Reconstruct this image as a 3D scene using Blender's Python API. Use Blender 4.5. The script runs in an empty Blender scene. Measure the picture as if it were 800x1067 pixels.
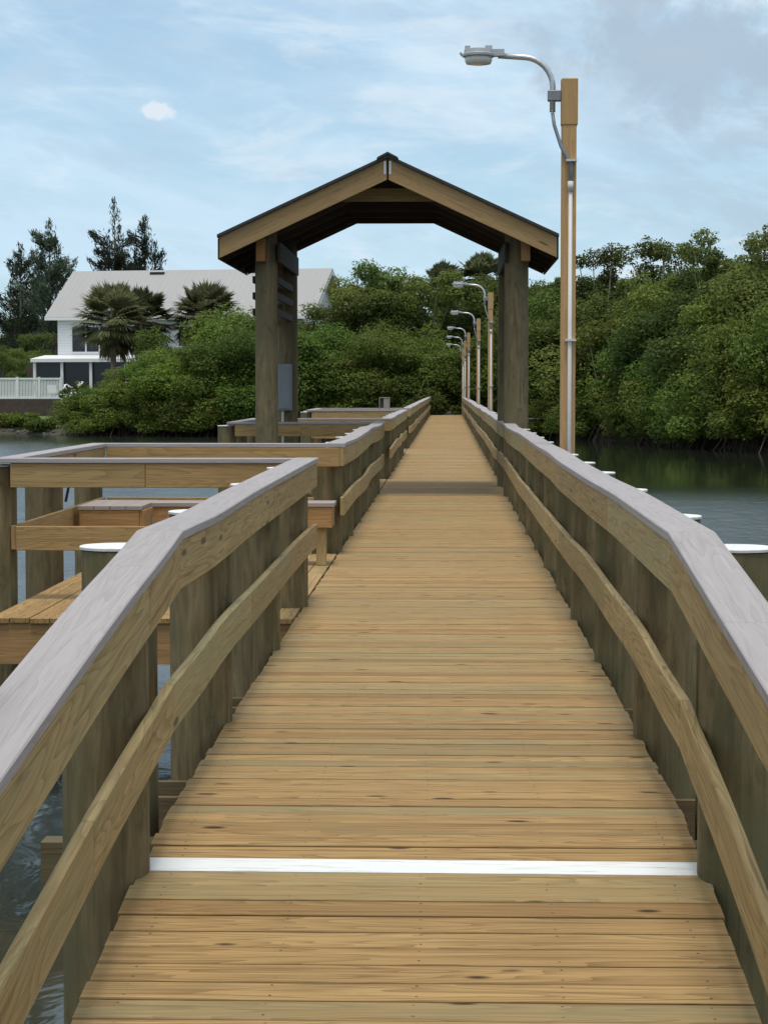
import bpy, math, random
import numpy as np
from mathutils import Vector, Matrix
random.seed(7)
rng = np.random.default_rng(11)
scn = bpy.context.scene
col = scn.collection
R = math.radians

# ---------------------------------------------------------------- camera
F = 2200.0                     # focal length in photo pixels (800 wide)
VX, VY = 466.4, 404.0          # where the walkway direction vanishes
CX, CZ = 0.085, 1.61           # eye position: right of the walkway axis, above the deck
cam_d = bpy.data.cameras.new('camera')
cam = bpy.data.objects.new('camera', cam_d); col.objects.link(cam)
cam_d.sensor_fit = 'HORIZONTAL'; cam_d.sensor_width = 36.0
cam_d.lens = F / 800.0 * 36.0
cam_d.clip_start = 0.1; cam_d.clip_end = 6000
cam.location = (CX, 0, CZ)
cam.rotation_euler = (R(90) - math.atan((533.5 - VY) / F), 0, math.atan((VX - 400) / F))
scn.camera = cam
WATER = -1.3

def gx(px, Y):                 # world X seen at photo column px at distance Y
    return CX + (px - VX) * Y / F
def gz(py, Y):
    return CZ + (VY - py) * Y / F

# ---------------------------------------------------------------- node helpers
class NT:
    def __init__(s, mat):
        s.t = mat.node_tree; s.n = s.t.nodes; s.l = s.t.links
    def add(s, typ, **kw):
        n = s.n.new(typ)
        for k, v in kw.items(): setattr(n, k, v)
        return n
    def put(s, sock, v):
        if isinstance(v, bpy.types.NodeSocket): s.l.new(v, sock)
        elif v is not None:
            if isinstance(v, (tuple, list)) and sock.type == 'RGBA' and len(v) == 3: v = (*v, 1)
            sock.default_value = v
    def math(s, op, a, b=None, c=None, clamp=False):
        n = s.add('ShaderNodeMath', operation=op, use_clamp=clamp)
        s.put(n.inputs[0], a); s.put(n.inputs[1], b)
        if c is not None: s.put(n.inputs[2], c)
        return n.outputs[0]
    def mix(s, f, a, b, blend='MIX'):
        n = s.add('ShaderNodeMix', data_type='RGBA', blend_type=blend)
        s.put(n.inputs[0], f); s.put(n.inputs[6], a); s.put(n.inputs[7], b)
        return n.outputs[2]
    def comb(s, x, y, z=0.0):
        n = s.add('ShaderNodeCombineXYZ')
        s.put(n.inputs[0], x); s.put(n.inputs[1], y); s.put(n.inputs[2], z)
        return n.outputs[0]
    def sep(s, v):
        n = s.add('ShaderNodeSeparateXYZ'); s.put(n.inputs[0], v); return n.outputs
    def noise(s, vec, scale=1.0, detail=3.0, rough=0.5, dist=0.0, out=0):
        n = s.add('ShaderNodeTexNoise')
        s.put(n.inputs['Vector'], vec); s.put(n.inputs['Scale'], scale); s.put(n.inputs['Detail'], detail)
        s.put(n.inputs['Roughness'], rough); s.put(n.inputs['Distortion'], dist)
        return n.outputs[out]
    def ramp(s, f, stops, interp='LINEAR'):
        n = s.add('ShaderNodeValToRGB'); n.color_ramp.interpolation = interp
        e = n.color_ramp.elements
        while len(e) < len(stops): e.new(0.5)
        for i, (p, c) in enumerate(stops):
            e[i].position = p
            if not isinstance(c, (tuple, list)): c = (c, c, c)
            e[i].color = (*c, 1)
        s.put(n.inputs[0], f); return n.outputs[0]
    def smooth(s, v, a, b):
        n = s.add('ShaderNodeMapRange', interpolation_type='SMOOTHSTEP')
        s.put(n.inputs[0], v); s.put(n.inputs[1], a); s.put(n.inputs[2], b)
        return n.outputs[0]
    def bump(s, h, strength=0.3, dist=0.01):
        n = s.add('ShaderNodeBump'); s.put(n.inputs['Strength'], strength); s.put(n.inputs['Distance'], dist)
        s.put(n.inputs['Height'], h); return n.outputs[0]

def new_mat(name):
    m = bpy.data.materials.new(name); m.use_nodes = True
    nt = NT(m); b = nt.n['Principled BSDF']
    return m, nt, b

def plain(name, c, rough=0.6, metal=0.0, var=0.12, scale=6.0, spec=0.5):
    m, nt, b = new_mat(name)
    tc = nt.add('ShaderNodeTexCoord').outputs['Object']
    n = nt.noise(tc, scale, 5, 0.6)
    f = nt.ramp(n, [(0.25, 1 - var), (0.75, 1 + var)])
    nt.put(b.inputs['Base Color'], nt.mix(1.0, c, f, 'MULTIPLY'))
    b.inputs['Roughness'].default_value = rough; b.inputs['Metallic'].default_value = metal
    b.inputs['Specular IOR Level'].default_value = spec
    return m

def wood(name, light, mid, dark, green=0.2, bands=0.5, knots=0.5, nails=False, rough=0.75, boardvar=0.30, stain=0.25, knotpow=0.75, spec=0.25, knotu=1.6):
    """sawn timber: UV u runs along the board in metres, v round it"""
    m, nt, b = new_mat(name)
    uv = nt.add('ShaderNodeUVMap').outputs[0]
    ri = nt.add('ShaderNodeNewGeometry').outputs['Random Per Island']
    orr = nt.add('ShaderNodeObjectInfo').outputs['Random']
    ri = nt.math('FRACT', nt.math('ADD', ri, orr))
    ri2 = nt.math('FRACT', nt.math('MULTIPLY', ri, 17.31))
    ri3 = nt.math('FRACT', nt.math('MULTIPLY', ri, 71.73))
    u, v, _ = nt.sep(uv)
    u1 = nt.math('ADD', u, nt.math('MULTIPLY', ri, 53.0))
    v1 = nt.math('ADD', v, nt.math('MULTIPLY', ri2, 29.0))
    # growth rings cut by the saw: contour lines of a stretched field
    fld = nt.noise(nt.comb(nt.math('MULTIPLY', u1, 0.55), nt.math('MULTIPLY', v1, 7.0)), 1.0, 2.0, 0.45, 0.3)
    rings = nt.math('FRACT', nt.math('MULTIPLY', fld, 17.0))
    rings = nt.math('POWER', rings, 2.2)
    fine = nt.noise(nt.comb(nt.math('MULTIPLY', u1, 3.0), nt.math('MULTIPLY', v1, 130.0)), 1.0, 4.0, 0.6)
    blot = nt.noise(nt.comb(nt.math('MULTIPLY', u1, 1.6), nt.math('MULTIPLY', v1, 9.0)), 1.0, 4.0, 0.6)
    tone = nt.ramp(ri, [(0.0, tuple(.4 * p + .6 * q for p, q in zip(dark, mid))), (0.22, mid), (0.6, light), (1.0, mid)])
    c = nt.mix(boardvar * 2.0, mid, tone)
    c = nt.mix(nt.math('MULTIPLY', rings, bands), c, dark)
    streak = nt.noise(nt.comb(nt.math('MULTIPLY', u1, 0.8), nt.math('MULTIPLY', v1, 42.0)), 1.0, 6.0, 0.7)
    c = nt.mix(nt.math('MULTIPLY', nt.smooth(streak, 0.53, 0.66), bands * 1.25), c, dark)
    c = nt.mix(nt.math('MULTIPLY', nt.smooth(streak, 0.47, 0.32), bands * 0.8), c, tuple(min(1, x * 1.22) for x in light))
    c = nt.mix(nt.math('MULTIPLY', nt.smooth(fine, 0.48, 0.75), 0.45), c, dark)
    c = nt.mix(nt.math('MULTIPLY', nt.smooth(blot, 0.5, 0.72), stain), c, tuple(x * 0.55 for x in mid))
    g = nt.math('MULTIPLY', nt.smooth(nt.math('ADD', nt.math('MULTIPLY', ri3, 0.55), nt.math('MULTIPLY', blot, 0.6)), 0.55, 0.9), green)
    lum = sum(mid) / 3
    c = nt.mix(g, c, (lum * 1.10, lum * 1.18, lum * 0.66))
    if knots > 0:
        vo = nt.add('ShaderNodeTexVoronoi', feature='F1')
        nt.put(vo.inputs['Vector'], nt.comb(nt.math('MULTIPLY', u1, knotu), nt.math('MULTIPLY', v1, 9.0)))
        nt.put(vo.inputs['Scale'], 1.0)
        cr = nt.sep(vo.outputs['Color'])[0]
        k = nt.math('MULTIPLY', nt.math('SUBTRACT', 1.0, nt.smooth(vo.outputs['Distance'], 0.07, 0.19)), nt.math('GREATER_THAN', cr, 1.0 - knots))
        c = nt.mix(nt.math('MULTIPLY', k, knotpow), c, tuple(x * 0.28 for x in dark))
    if nails:
        du = nt.math('ABSOLUTE', nt.math('SUBTRACT', nt.math('FRACT', nt.math('ADD', nt.math('DIVIDE', nt.math('ADD', u, nt.math('MULTIPLY', nt.math('SUBTRACT', ri3, 0.5), 0.02)), 0.43), 0.5)), 0.5))
        du = nt.math('MULTIPLY', du, 0.43)
        dv = nt.math('ABSOLUTE', nt.math('SUBTRACT', nt.math('ABSOLUTE', nt.math('SUBTRACT', v, 0.07)), 0.04))
        d = nt.math('SQRT', nt.math('ADD', nt.math('POWER', du, 2.0), nt.math('POWER', dv, 2.0)))
        c = nt.mix(nt.math('MULTIPLY', nt.math('SUBTRACT', 1.0, nt.smooth(d, 0.002, 0.0065)), nt.smooth(nt.noise(nt.comb(nt.math('MULTIPLY', u1, 9.0), nt.math('MULTIPLY', v1, 30.0)), 1.0, 1.0), 0.36, 0.62)), c, (0.03, 0.018, 0.01))
    nt.put(b.inputs['Base Color'], c)
    b.inputs['Roughness'].default_value = rough
    b.inputs['Specular IOR Level'].default_value = spec
    h = nt.math('ADD', fine, nt.math('MULTIPLY', rings, -0.5))
    nt.put(b.inputs['Normal'], nt.bump(h, 0.35, 0.004))
    return m

def leaf_mat(name, c1, c2, hue=0.06):
    m, nt, b = new_mat(name)
    ri = nt.add('ShaderNodeNewGeometry').outputs['Random Per Island']
    orr = nt.add('ShaderNodeObjectInfo').outputs['Random']
    c = nt.mix(ri, c1, c2)
    hs = nt.add('ShaderNodeHueSaturation')
    nt.put(hs.inputs['Hue'], nt.math('ADD', 0.5 - hue / 2, nt.math('MULTIPLY', orr, hue)))
    nt.put(hs.inputs['Value'], nt.math('ADD', 0.62, nt.math('MULTIPLY', nt.math('FRACT', nt.math('MULTIPLY', orr, 7.7)), 0.85)))
    nt.put(hs.inputs['Color'], c)
    nt.put(b.inputs['Base Color'], hs.outputs[0])
    b.inputs['Roughness'].default_value = 0.6
    b.inputs['Specular IOR Level'].default_value = 0.15
    tr = nt.add('ShaderNodeBsdfTranslucent'); nt.put(tr.inputs[0], hs.outputs[0])
    mx = nt.add('ShaderNodeMixShader'); mx.inputs[0].default_value = 0.45
    nt.l.new(b.outputs[0], mx.inputs[1]); nt.l.new(tr.outputs[0], mx.inputs[2])
    nt.l.new(mx.outputs[0], nt.n['Material Output'].inputs[0])
    return m

def piling_mat(name, base, green):
    m, nt, b = new_mat(name)
    tc = nt.add('ShaderNodeTexCoord').outputs['Object']
    orr = nt.add('ShaderNodeObjectInfo').outputs['Random']
    x, y, z = nt.sep(tc)
    off = nt.math('MULTIPLY', orr, 40.0)
    st = nt.noise(nt.comb(nt.math('MULTIPLY', x, 20.0), nt.math('MULTIPLY', y, 20.0), nt.math('ADD', nt.math('MULTIPLY', z, 2.2), off)), 1.0, 6, 0.65, 0.4)
    bl = nt.noise(nt.comb(nt.math('MULTIPLY', x, 4.0), nt.math('MULTIPLY', y, 4.0), nt.math('ADD', nt.math('MULTIPLY', z, 1.4), off)), 1.0, 5, 0.6)
    rg = nt.noise(nt.comb(nt.math('MULTIPLY', x, 9.0), nt.math('MULTIPLY', y, 9.0), nt.math('ADD', nt.math('MULTIPLY', z, 0.5), off)), 1.0, 2, 0.5, 1.2)
    rings = nt.math('FRACT', nt.math('MULTIPLY', rg, 8.0))
    c = nt.ramp(st, [(0.28, tuple(v * 0.45 for v in base)), (0.5, base), (0.78, tuple(min(1, v * 1.75) for v in base))])
    c = nt.mix(nt.math('MULTIPLY', rings, 0.3), c, tuple(v * 0.5 for v in base))
    c = nt.mix(nt.math('MULTIPLY', nt.smooth(bl, 0.42, 0.62), 0.8), c, green)
    bl2 = nt.noise(nt.comb(nt.math('MULTIPLY', x, 9.0), nt.math('MULTIPLY', y, 9.0), nt.math('ADD', nt.math('MULTIPLY', z, 4.5), nt.math('MULTIPLY', off, 2.0))), 1.0, 6, 0.7)
    c = nt.mix(nt.math('MULTIPLY', nt.smooth(bl2, 0.53, 0.68), 0.6), c, tuple(v * 0.4 for v in base))
    c = nt.mix(nt.math('MULTIPLY', orr, 0.35), c, tuple(v * 0.6 for v in base))
    wet = nt.smooth(z, -0.55, -0.95)       # tide line on the timber
    c = nt.mix(nt.math('MULTIPLY', wet, 0.85), c, (0.012, 0.013, 0.009))
    nt.put(b.inputs['Base Color'], c)
    b.inputs['Roughness'].default_value = 0.85; b.inputs['Specular IOR Level'].default_value = 0.15
    nt.put(b.inputs['Normal'], nt.bump(st, 0.6, 0.012))
    return m

M = {}
M['deck'] = wood('deck_pine', (0.395, 0.258, 0.106), (0.322, 0.202, 0.079), (0.145, 0.078, 0.026), green=0.38, bands=0.66, knots=0.42, knotpow=1.0, knotu=3.2, nails=True, boardvar=0.45, stain=0.45)
M['rail'] = wood('rail_pine', (0.46, 0.340, 0.158), (0.38, 0.272, 0.120), (0.17, 0.110, 0.042), green=0.42, bands=0.62, knots=0.30, boardvar=0.38, stain=0.3)
M['fresh'] = wood('fresh_pine', (0.44, 0.265, 0.115), (0.35, 0.20, 0.082), (0.19, 0.10, 0.037), green=0.05, bands=0.5, knots=0.25, boardvar=0.3)
M['barge'] = wood('barge_pine', (0.40, 0.27, 0.13), (0.33, 0.21, 0.095), (0.19, 0.11, 0.045), green=0.1, bands=0.4, knots=0.25, boardvar=0.25)
M['platform'] = wood('platform_pine', (0.42, 0.285, 0.128), (0.34, 0.222, 0.094), (0.19, 0.11, 0.042), green=0.12, bands=0.55, knots=0.25, boardvar=0.3)
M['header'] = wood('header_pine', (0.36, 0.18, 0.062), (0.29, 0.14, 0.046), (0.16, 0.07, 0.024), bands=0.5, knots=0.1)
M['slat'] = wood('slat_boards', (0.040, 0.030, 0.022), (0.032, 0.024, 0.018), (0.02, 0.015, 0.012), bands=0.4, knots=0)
M['pole'] = wood('pole_pine', (0.50, 0.33, 0.16), (0.43, 0.27, 0.12), (0.28, 0.16, 0.07), green=0.15, bands=0.35, knots=0.1, boardvar=0.3)
M['cap'] = wood('grey_composite', (0.355, 0.328, 0.326), (0.325, 0.298, 0.296), (0.20, 0.182, 0.180), green=0.0, bands=0.34, knots=0.0, boardvar=0.2, stain=0.12, rough=0.62, spec=0.35)
M['bench_top'] = wood('bench_composite', (0.34, 0.29, 0.265), (0.30, 0.255, 0.23), (0.22, 0.185, 0.165), green=0.0, bands=0.25, knots=0.0, boardvar=0.2, stain=0.1, rough=0.6)
M['frame'] = wood('framing_pine', (0.16, 0.115, 0.058), (0.12, 0.085, 0.042), (0.065, 0.048, 0.024), green=0.4, bands=0.4, knots=0.2)
M['grey_wood'] = wood('weathered_wood', (0.30, 0.29, 0.27), (0.24, 0.23, 0.21), (0.14, 0.13, 0.12), green=0.1, bands=0.4, knots=0.1)
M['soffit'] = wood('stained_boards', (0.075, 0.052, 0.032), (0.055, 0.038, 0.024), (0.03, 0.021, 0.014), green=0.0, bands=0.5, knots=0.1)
M['strip'] = None
M['piling'] = piling_mat('piling_timber', (0.200, 0.156, 0.084), (0.112, 0.110, 0.056))
M['post'] = piling_mat('shelter_timber', (0.195, 0.152, 0.085), (0.145, 0.130, 0.074))
M['white_cap'] = plain('white_plastic', (0.70, 0.70, 0.685), 0.45, var=0.16, scale=14)
M['shingle'] = plain('dark_shingle', (0.035, 0.033, 0.032), 0.9, var=0.3, scale=9)
M['galv'] = plain('galvanised_steel', (0.52, 0.54, 0.55), 0.42, metal=0.75, var=0.12, scale=20)
M['galv_dark'] = plain('grey_bracket', (0.22, 0.23, 0.24), 0.5, metal=0.5, var=0.2, scale=30)
M['head'] = plain('lamp_casting', (0.40, 0.42, 0.43), 0.5, metal=0.35, var=0.1, scale=20)
M['lens'] = plain('lamp_glass', (0.62, 0.62, 0.60), 0.15, var=0.1, scale=30)
M['pvc'] = plain('grey_pvc', (0.50, 0.51, 0.50), 0.5, var=0.1)
M['cable'] = plain('grey_cable', (0.16, 0.19, 0.22), 0.5, var=0.1)
M['elec'] = plain('grey_enamel', (0.21, 0.235, 0.25), 0.4, metal=0.1, var=0.1)
M['black'] = plain('black_iron', (0.012, 0.012, 0.013), 0.5, var=0.1)
M['house_white'] = plain('white_siding', (0.80, 0.81, 0.82), 0.6, var=0.04, scale=2)
M['house_trim'] = plain('white_trim', (0.72, 0.73, 0.73), 0.5, var=0.05, scale=3)
M['brown_wall'] = plain('brown_brick', (0.062, 0.043, 0.036), 0.85, var=0.35, scale=3)
M['screen'] = plain('dark_screen', (0.016, 0.020, 0.024), 0.25, var=0.2, scale=1)
M['rock'] = plain('pale_rock', (0.62, 0.60, 0.56), 0.8, var=0.2)
M['rubble'] = plain('grey_rubble', (0.085, 0.08, 0.066), 0.9, var=0.45, scale=4)
M['wicker'] = plain('grey_wicker', (0.16, 0.16, 0.16), 0.8, var=0.2)
M['bark'] = plain('grey_bark', (0.135, 0.115, 0.09), 0.9, var=0.35, scale=5)
M['bark_pale'] = plain('pale_bark', (0.24, 0.215, 0.175), 0.85, var=0.3, scale=5)
M['root'] = plain('mangrove_root', (0.060, 0.042, 0.032), 0.9, var=0.4, scale=6)
M['palm_bark'] = plain('palm_bark', (0.19, 0.16, 0.125), 0.9, var=0.3, scale=8)
M['leaf_mangrove'] = leaf_mat('mangrove_leaf', (0.070, 0.114, 0.020), (0.165, 0.214, 0.044), 0.05)
M['leaf_dark'] = leaf_mat('dark_leaf', (0.066, 0.100, 0.022), (0.150, 0.188, 0.046), 0.05)
M['leaf_bright'] = leaf_mat('bright_leaf', (0.080, 0.130, 0.018), (0.165, 0.225, 0.040), 0.05)
M['leaf_pine'] = leaf_mat('casuarina_needle', (0.042, 0.062, 0.038), (0.090, 0.115, 0.070), 0.03)
M['leaf_palm'] = leaf_mat('palm_frond', (0.088, 0.104, 0.042), (0.185, 0.195, 0.100), 0.03)
M['leaf_dead'] = leaf_mat('dead_frond', (0.13, 0.10, 0.06), (0.22, 0.18, 0.12), 0.03)
M['petal'] = plain('white_petal', (0.78, 0.78, 0.76), 0.6, var=0.05)

# roof metal with standing seams
m, nt, b = new_mat('grey_metal_roof')
uv = nt.add('ShaderNodeUVMap').outputs[0]; u, v, _ = nt.sep(uv)
fr = nt.math('FRACT', nt.math('DIVIDE', u, 0.45))
seam = nt.math('GREATER_THAN', fr, 0.9)
n = nt.noise(nt.comb(nt.math('MULTIPLY', u, 0.5), nt.math('MULTIPLY', v, 0.15)), 1.0, 4, 0.6)
c = nt.mix(seam, nt.mix(n, (0.285, 0.278, 0.275), (0.355, 0.347, 0.343)), (0.29, 0.283, 0.28))
nt.put(b.inputs['Base Color'], c); b.inputs['Roughness'].default_value = 0.55; b.inputs['Metallic'].default_value = 0.1
M['metal_roof'] = m
# horizontal lap siding
m, nt, b = new_mat('lap_siding')
tc = nt.add('ShaderNodeTexCoord').outputs['Object']; z = nt.sep(tc)[2]
fr = nt.math('FRACT', nt.math('DIVIDE', z, 0.2))
nt.put(b.inputs['Base Color'], nt.mix(nt.math('GREATER_THAN', fr, 0.9), (0.80, 0.81, 0.82), (0.62, 0.63, 0.65)))
b.inputs['Roughness'].default_value = 0.6
nt.put(b.inputs['Normal'], nt.bump(fr, 0.5, 0.02))
M['siding'] = m
# brush-painted white stripe board
m, nt, b = new_mat('white_paint')
uv = nt.add('ShaderNodeUVMap').outputs[0]; u, v, _ = nt.sep(uv)
n = nt.noise(nt.comb(nt.math('MULTIPLY', u, 4.0), nt.math('MULTIPLY', v, 60.0)), 1.0, 4, 0.6)
nt.put(b.inputs['Base Color'], nt.mix(nt.smooth(n, 0.5, 0.72), (0.70, 0.72, 0.71), (0.46, 0.43, 0.36)))
b.inputs['Roughness'].default_value = 0.55
M['strip'] = m
# water
m, nt, b = new_mat('bay_water')
tc = nt.add('ShaderNodeTexCoord').outputs['Object']
x, y, z = nt.sep(tc)
mur = nt.noise(nt.comb(nt.math('MULTIPLY', x, 0.04), nt.math('MULTIPLY', y, 0.04)), 1.0, 3, 0.5)
mk = nt.mix(mur, (0.014, 0.020, 0.012), (0.026, 0.032, 0.020))
b.inputs['Roughness'].default_value = 0.04; b.inputs['IOR'].default_value = 1.38
w1 = nt.noise(nt.comb(nt.math('MULTIPLY', x, 2.2), nt.math('MULTIPLY', y, 1.2)), 1.0, 4, 0.55, 0.5)
w2 = nt.noise(nt.comb(nt.math('MULTIPLY', x, 0.55), nt.math('MULTIPLY', y, 0.35)), 1.0, 3, 0.5)
# the lee under the right bank is calm
lee = nt.smooth(nt.math('ADD', y, nt.math('MULTIPLY', mur, 14.0)), 55.0, 74.0)
left = nt.smooth(x, 2.0, -4.0)
calm = nt.math('MULTIPLY', lee, nt.math('SUBTRACT', 1.0, left))
calm2 = nt.math('MULTIPLY', nt.smooth(y, 92.0, 118.0), left)
near = nt.math('MULTIPLY', nt.smooth(y, 14.5, 9.0), 0.95)      # sheltered between the pilings
calm = nt.math('MAXIMUM', calm, near)
calm = nt.math('MAXIMUM', calm, nt.math('MULTIPLY', calm2, 0.8))
nt.put(b.inputs['Base Color'], nt.mix(calm, (0.026, 0.036, 0.036), mk))  # base colour also imitates reflections: dark trees where calm, sky where rippled
amp = nt.math('SUBTRACT', 1.0, nt.math('MULTIPLY', calm, 0.93))
nt.put(b.inputs['Roughness'], nt.math('ADD', 0.05, nt.math('MULTIPLY', nt.math('SUBTRACT', 1.0, calm), 0.20)))
h = nt.math('ADD', nt.math('MULTIPLY', w1, 0.6), nt.math('MULTIPLY', w2, 0.8))
nt.put(b.inputs['Normal'], nt.bump(nt.math('MULTIPLY', h, amp), 1.0, 0.085))
M['water'] = m
# land
m, nt, b = new_mat('bank_soil')
tc = nt.add('ShaderNodeTexCoord').outputs['Object']
n = nt.noise(tc, 0.6, 6, 0.65); n2 = nt.noise(tc, 5.0, 4, 0.6)
c = nt.ramp(n, [(0.3, (0.035, 0.030, 0.018)), (0.55, (0.055, 0.055, 0.024)), (0.75, (0.045, 0.075, 0.020))])
c = nt.mix(nt.math('MULTIPLY', n2, 0.5), c, (0.03, 0.025, 0.016))
nt.put(b.inputs['Base Color'], c); b.inputs['Roughness'].default_value = 0.95
M['soil'] = m
m, nt, b = new_mat('lawn_grass')
tc = nt.add('ShaderNodeTexCoord').outputs['Object']
n = nt.noise(tc, 0.8, 6, 0.7); n2 = nt.noise(tc, 14.0, 3, 0.6)
c = nt.mix(n, (0.055, 0.115, 0.02), (0.13, 0.19, 0.045)); c = nt.mix(nt.math('MULTIPLY', n2, 0.5), c, (0.05, 0.07, 0.02))
nt.put(b.inputs['Base Color'], c); b.inputs['Roughness'].default_value = 0.95
M['lawn'] = m

# ---------------------------------------------------------------- mesh helper
class MB:
    def __init__(s): s.v = []; s.f = []; s.uv = []
    def face(s, idx, uvs=None):
        s.f.append(tuple(idx)); s.uv.append(uvs if uvs else [(0, 0)] * len(idx))
    def sweep(s, path, a0, a1, b0, b1, side=None, up=Vector((0, 0, 1))):
        """rectangular section swept along a path: a = sideways span, b = height span"""
        path = [Vector(p) for p in path]; n = len(path); rings = []; L = 0; us = []
        for i, p in enumerate(path):
            if side is None:
                t = (path[min(i + 1, n - 1)] - path[max(i - 1, 0)]); t = Vector((t.x, t.y, 0))
                if t.length < 1e-9: t = Vector((0, 1, 0))
                t.normalize(); sd = t.cross(Vector((0, 0, 1)))
            else: sd = Vector(side)
            if i: L += (p - path[i - 1]).length
            us.append(L)
            k = len(s.v)
            for a, bb in ((a0, b0), (a1, b0), (a1, b1), (a0, b1)):
                s.v.append(tuple(p + sd * a + up * bb))
            rings.append(k)
        w, h = abs(a1 - a0), abs(b1 - b0)
        # v runs over the face, each face offset so grain differs
        fv = [(0.5, 0.5 + w), (0.8, 0.8 + h), (0.0, w), (1.1, 1.1 + h)]   # bottom, +a, top, -a
        half = L / 2
        for i in range(n - 1):
            r0, r1 = rings[i], rings[i + 1]; u0, u1 = us[i] - half, us[i + 1] - half
            for k in range(4):
                k2 = (k + 1) % 4; va, vb = fv[k]
                if k == 2: va, vb = vb, va
                s.face((r0 + k, r1 + k, r1 + k2, r0 + k2), [(u0, va), (u1, va), (u1, vb), (u0, vb)])
        r = rings[0]; s.face((r, r + 1, r + 2, r + 3), [(0, 0), (0, w), (h * .3, w), (h * .3, 0)])
        r = rings[-1]; s.face((r + 3, r + 2, r + 1, r), [(0, 0), (0, w), (h * .3, w), (h * .3, 0)])
    def box(s, x0, x1, y0, y1, z0, z1):
        """box whose UV runs along its longest side"""
        d = (x1 - x0, y1 - y0, z1 - z0); k = d.index(max(d))
        if k == 0: s.sweep([(x0, y0, z0), (x1, y0, z0)], 0, y1 - y0, 0, z1 - z0, side=(0, 1, 0))
        elif k == 1: s.sweep([(x0, y0, z0), (x0, y1, z0)], 0, x1 - x0, 0, z1 - z0, side=(1, 0, 0))
        else: s.sweep([(x0, y0, z0), (x0, y0, z1)], 0, x1 - x0, 0, y1 - y0, side=(1, 0, 0), up=Vector((0, 1, 0)))
    def tube(s, path, radii, seg=10, cap=True):
        path = [Vector(p) for p in path]; n = len(path)
        if not isinstance(radii, (list, tuple)): radii = [radii] * n
        rings = []; ref = Vector((0.3, 0.95, 0.1)).normalized(); L = 0
        for i, p in enumerate(path):
            t = (path[min(i + 1, n - 1)] - path[max(i - 1, 0)]).normalized()
            a = t.cross(ref)
            if a.length < 0.05: a = t.cross(Vector((1, 0, 0)))
            a.normalize(); bb = t.cross(a); k = len(s.v); rings.append(k)
            for j in range(seg):
                an = 2 * math.pi * j / seg
                s.v.append(tuple(p + (a * math.cos(an) + bb * math.sin(an)) * radii[i]))
        for i in range(n - 1):
            for j in range(seg):
                j2 = (j + 1) % seg
                s.face((rings[i] + j, rings[i] + j2, rings[i + 1] + j2, rings[i + 1] + j))
        if cap:
            s.face([rings[0] + j for j in range(seg)][::-1]); s.face([rings[-1] + j for j in range(seg)])
    def lathe(s, prof, c=(0, 0, 0), seg=20):
        k0 = len(s.v)
        for r, z in prof:
            for j in range(seg):
                an = 2 * math.pi * j / seg
                s.v.append((c[0] + r * math.cos(an), c[1] + r * math.sin(an), c[2] + z))
        for i in range(len(prof) - 1):
            for j in range(seg):
                j2 = (j + 1) % seg; a = k0 + i * seg; bb = a + seg
                s.face((a + j, a + j2, bb + j2, bb + j))
        s.face([k0 + j for j in range(seg)][::-1]); e = k0 + (len(prof) - 1) * seg
        s.face([e + j for j in range(seg)])
    def prism(s, pts, d):
        """flat polygon pts (3-D) pushed along d"""
        k = len(s.v); n = len(pts); d = Vector(d)
        s.v += [tuple(p) for p in pts]; s.v += [tuple(Vector(p) + d) for p in pts]
        s.face(range(k, k + n)); s.face(list(range(k + n, k + 2 * n))[::-1])
        for i in range(n):
            j = (i + 1) % n; s.face((k + j, k + i, k + n + i, k + n + j))
    def mesh(s, name, m, smooth=False):
        me = bpy.data.meshes.new(name)
        me.from_pydata(s.v, [], s.f)
        ul = me.uv_layers.new(name='UVMap')
        flat = [c for f in s.uv for p in f for c in p]
        ul.data.foreach_set('uv', flat)
        me.materials.append(M[m] if isinstance(m, str) else m)
        if smooth: me.polygons.foreach_set('use_smooth', [True] * len(me.polygons))
        me.update(); return me
    def build(s, name, m, parent=None, smooth=False, bevel=0, loc=None):
        o = bpy.data.objects.new(name, s.mesh(name, m, smooth)); col.objects.link(o)
        if parent: o.parent = parent
        if loc: o.location = loc
        if bevel:
            bv = o.modifiers.new('bevel', 'BEVEL'); bv.width = bevel; bv.segments = 1; bv.limit_method = 'ANGLE'
        return o

def tag(o, label=None, cat=None, group=None, kind=None):
    if label: o['label'] = label
    if cat: o['category'] = cat
    if group: o['group'] = group
    if kind: o['kind'] = kind
    return o
def empty(name, loc=(0, 0, 0), rz=0, label=None, cat=None, group=None):
    o = bpy.data.objects.new(name, None); col.objects.link(o)
    o.location = loc; o.rotation_euler = (0, 0, rz); o.empty_display_size = 0.2
    return tag(o, label, cat, group)
def copy_tree(o, parent=None):
    c = o.copy(); col.objects.link(c)
    if parent: c.parent = parent
    for ch in list(o.children): copy_tree(ch, c)
    return c
ORD = ['first', 'second', 'third', 'fourth', 'fifth', 'sixth', 'seventh', 'eighth', 'ninth', 'tenth', 'eleventh', 'twelfth',
       'thirteenth', 'fourteenth', 'fifteenth', 'sixteenth', 'seventeenth', 'eighteenth', 'nineteenth', 'twentieth']

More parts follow.
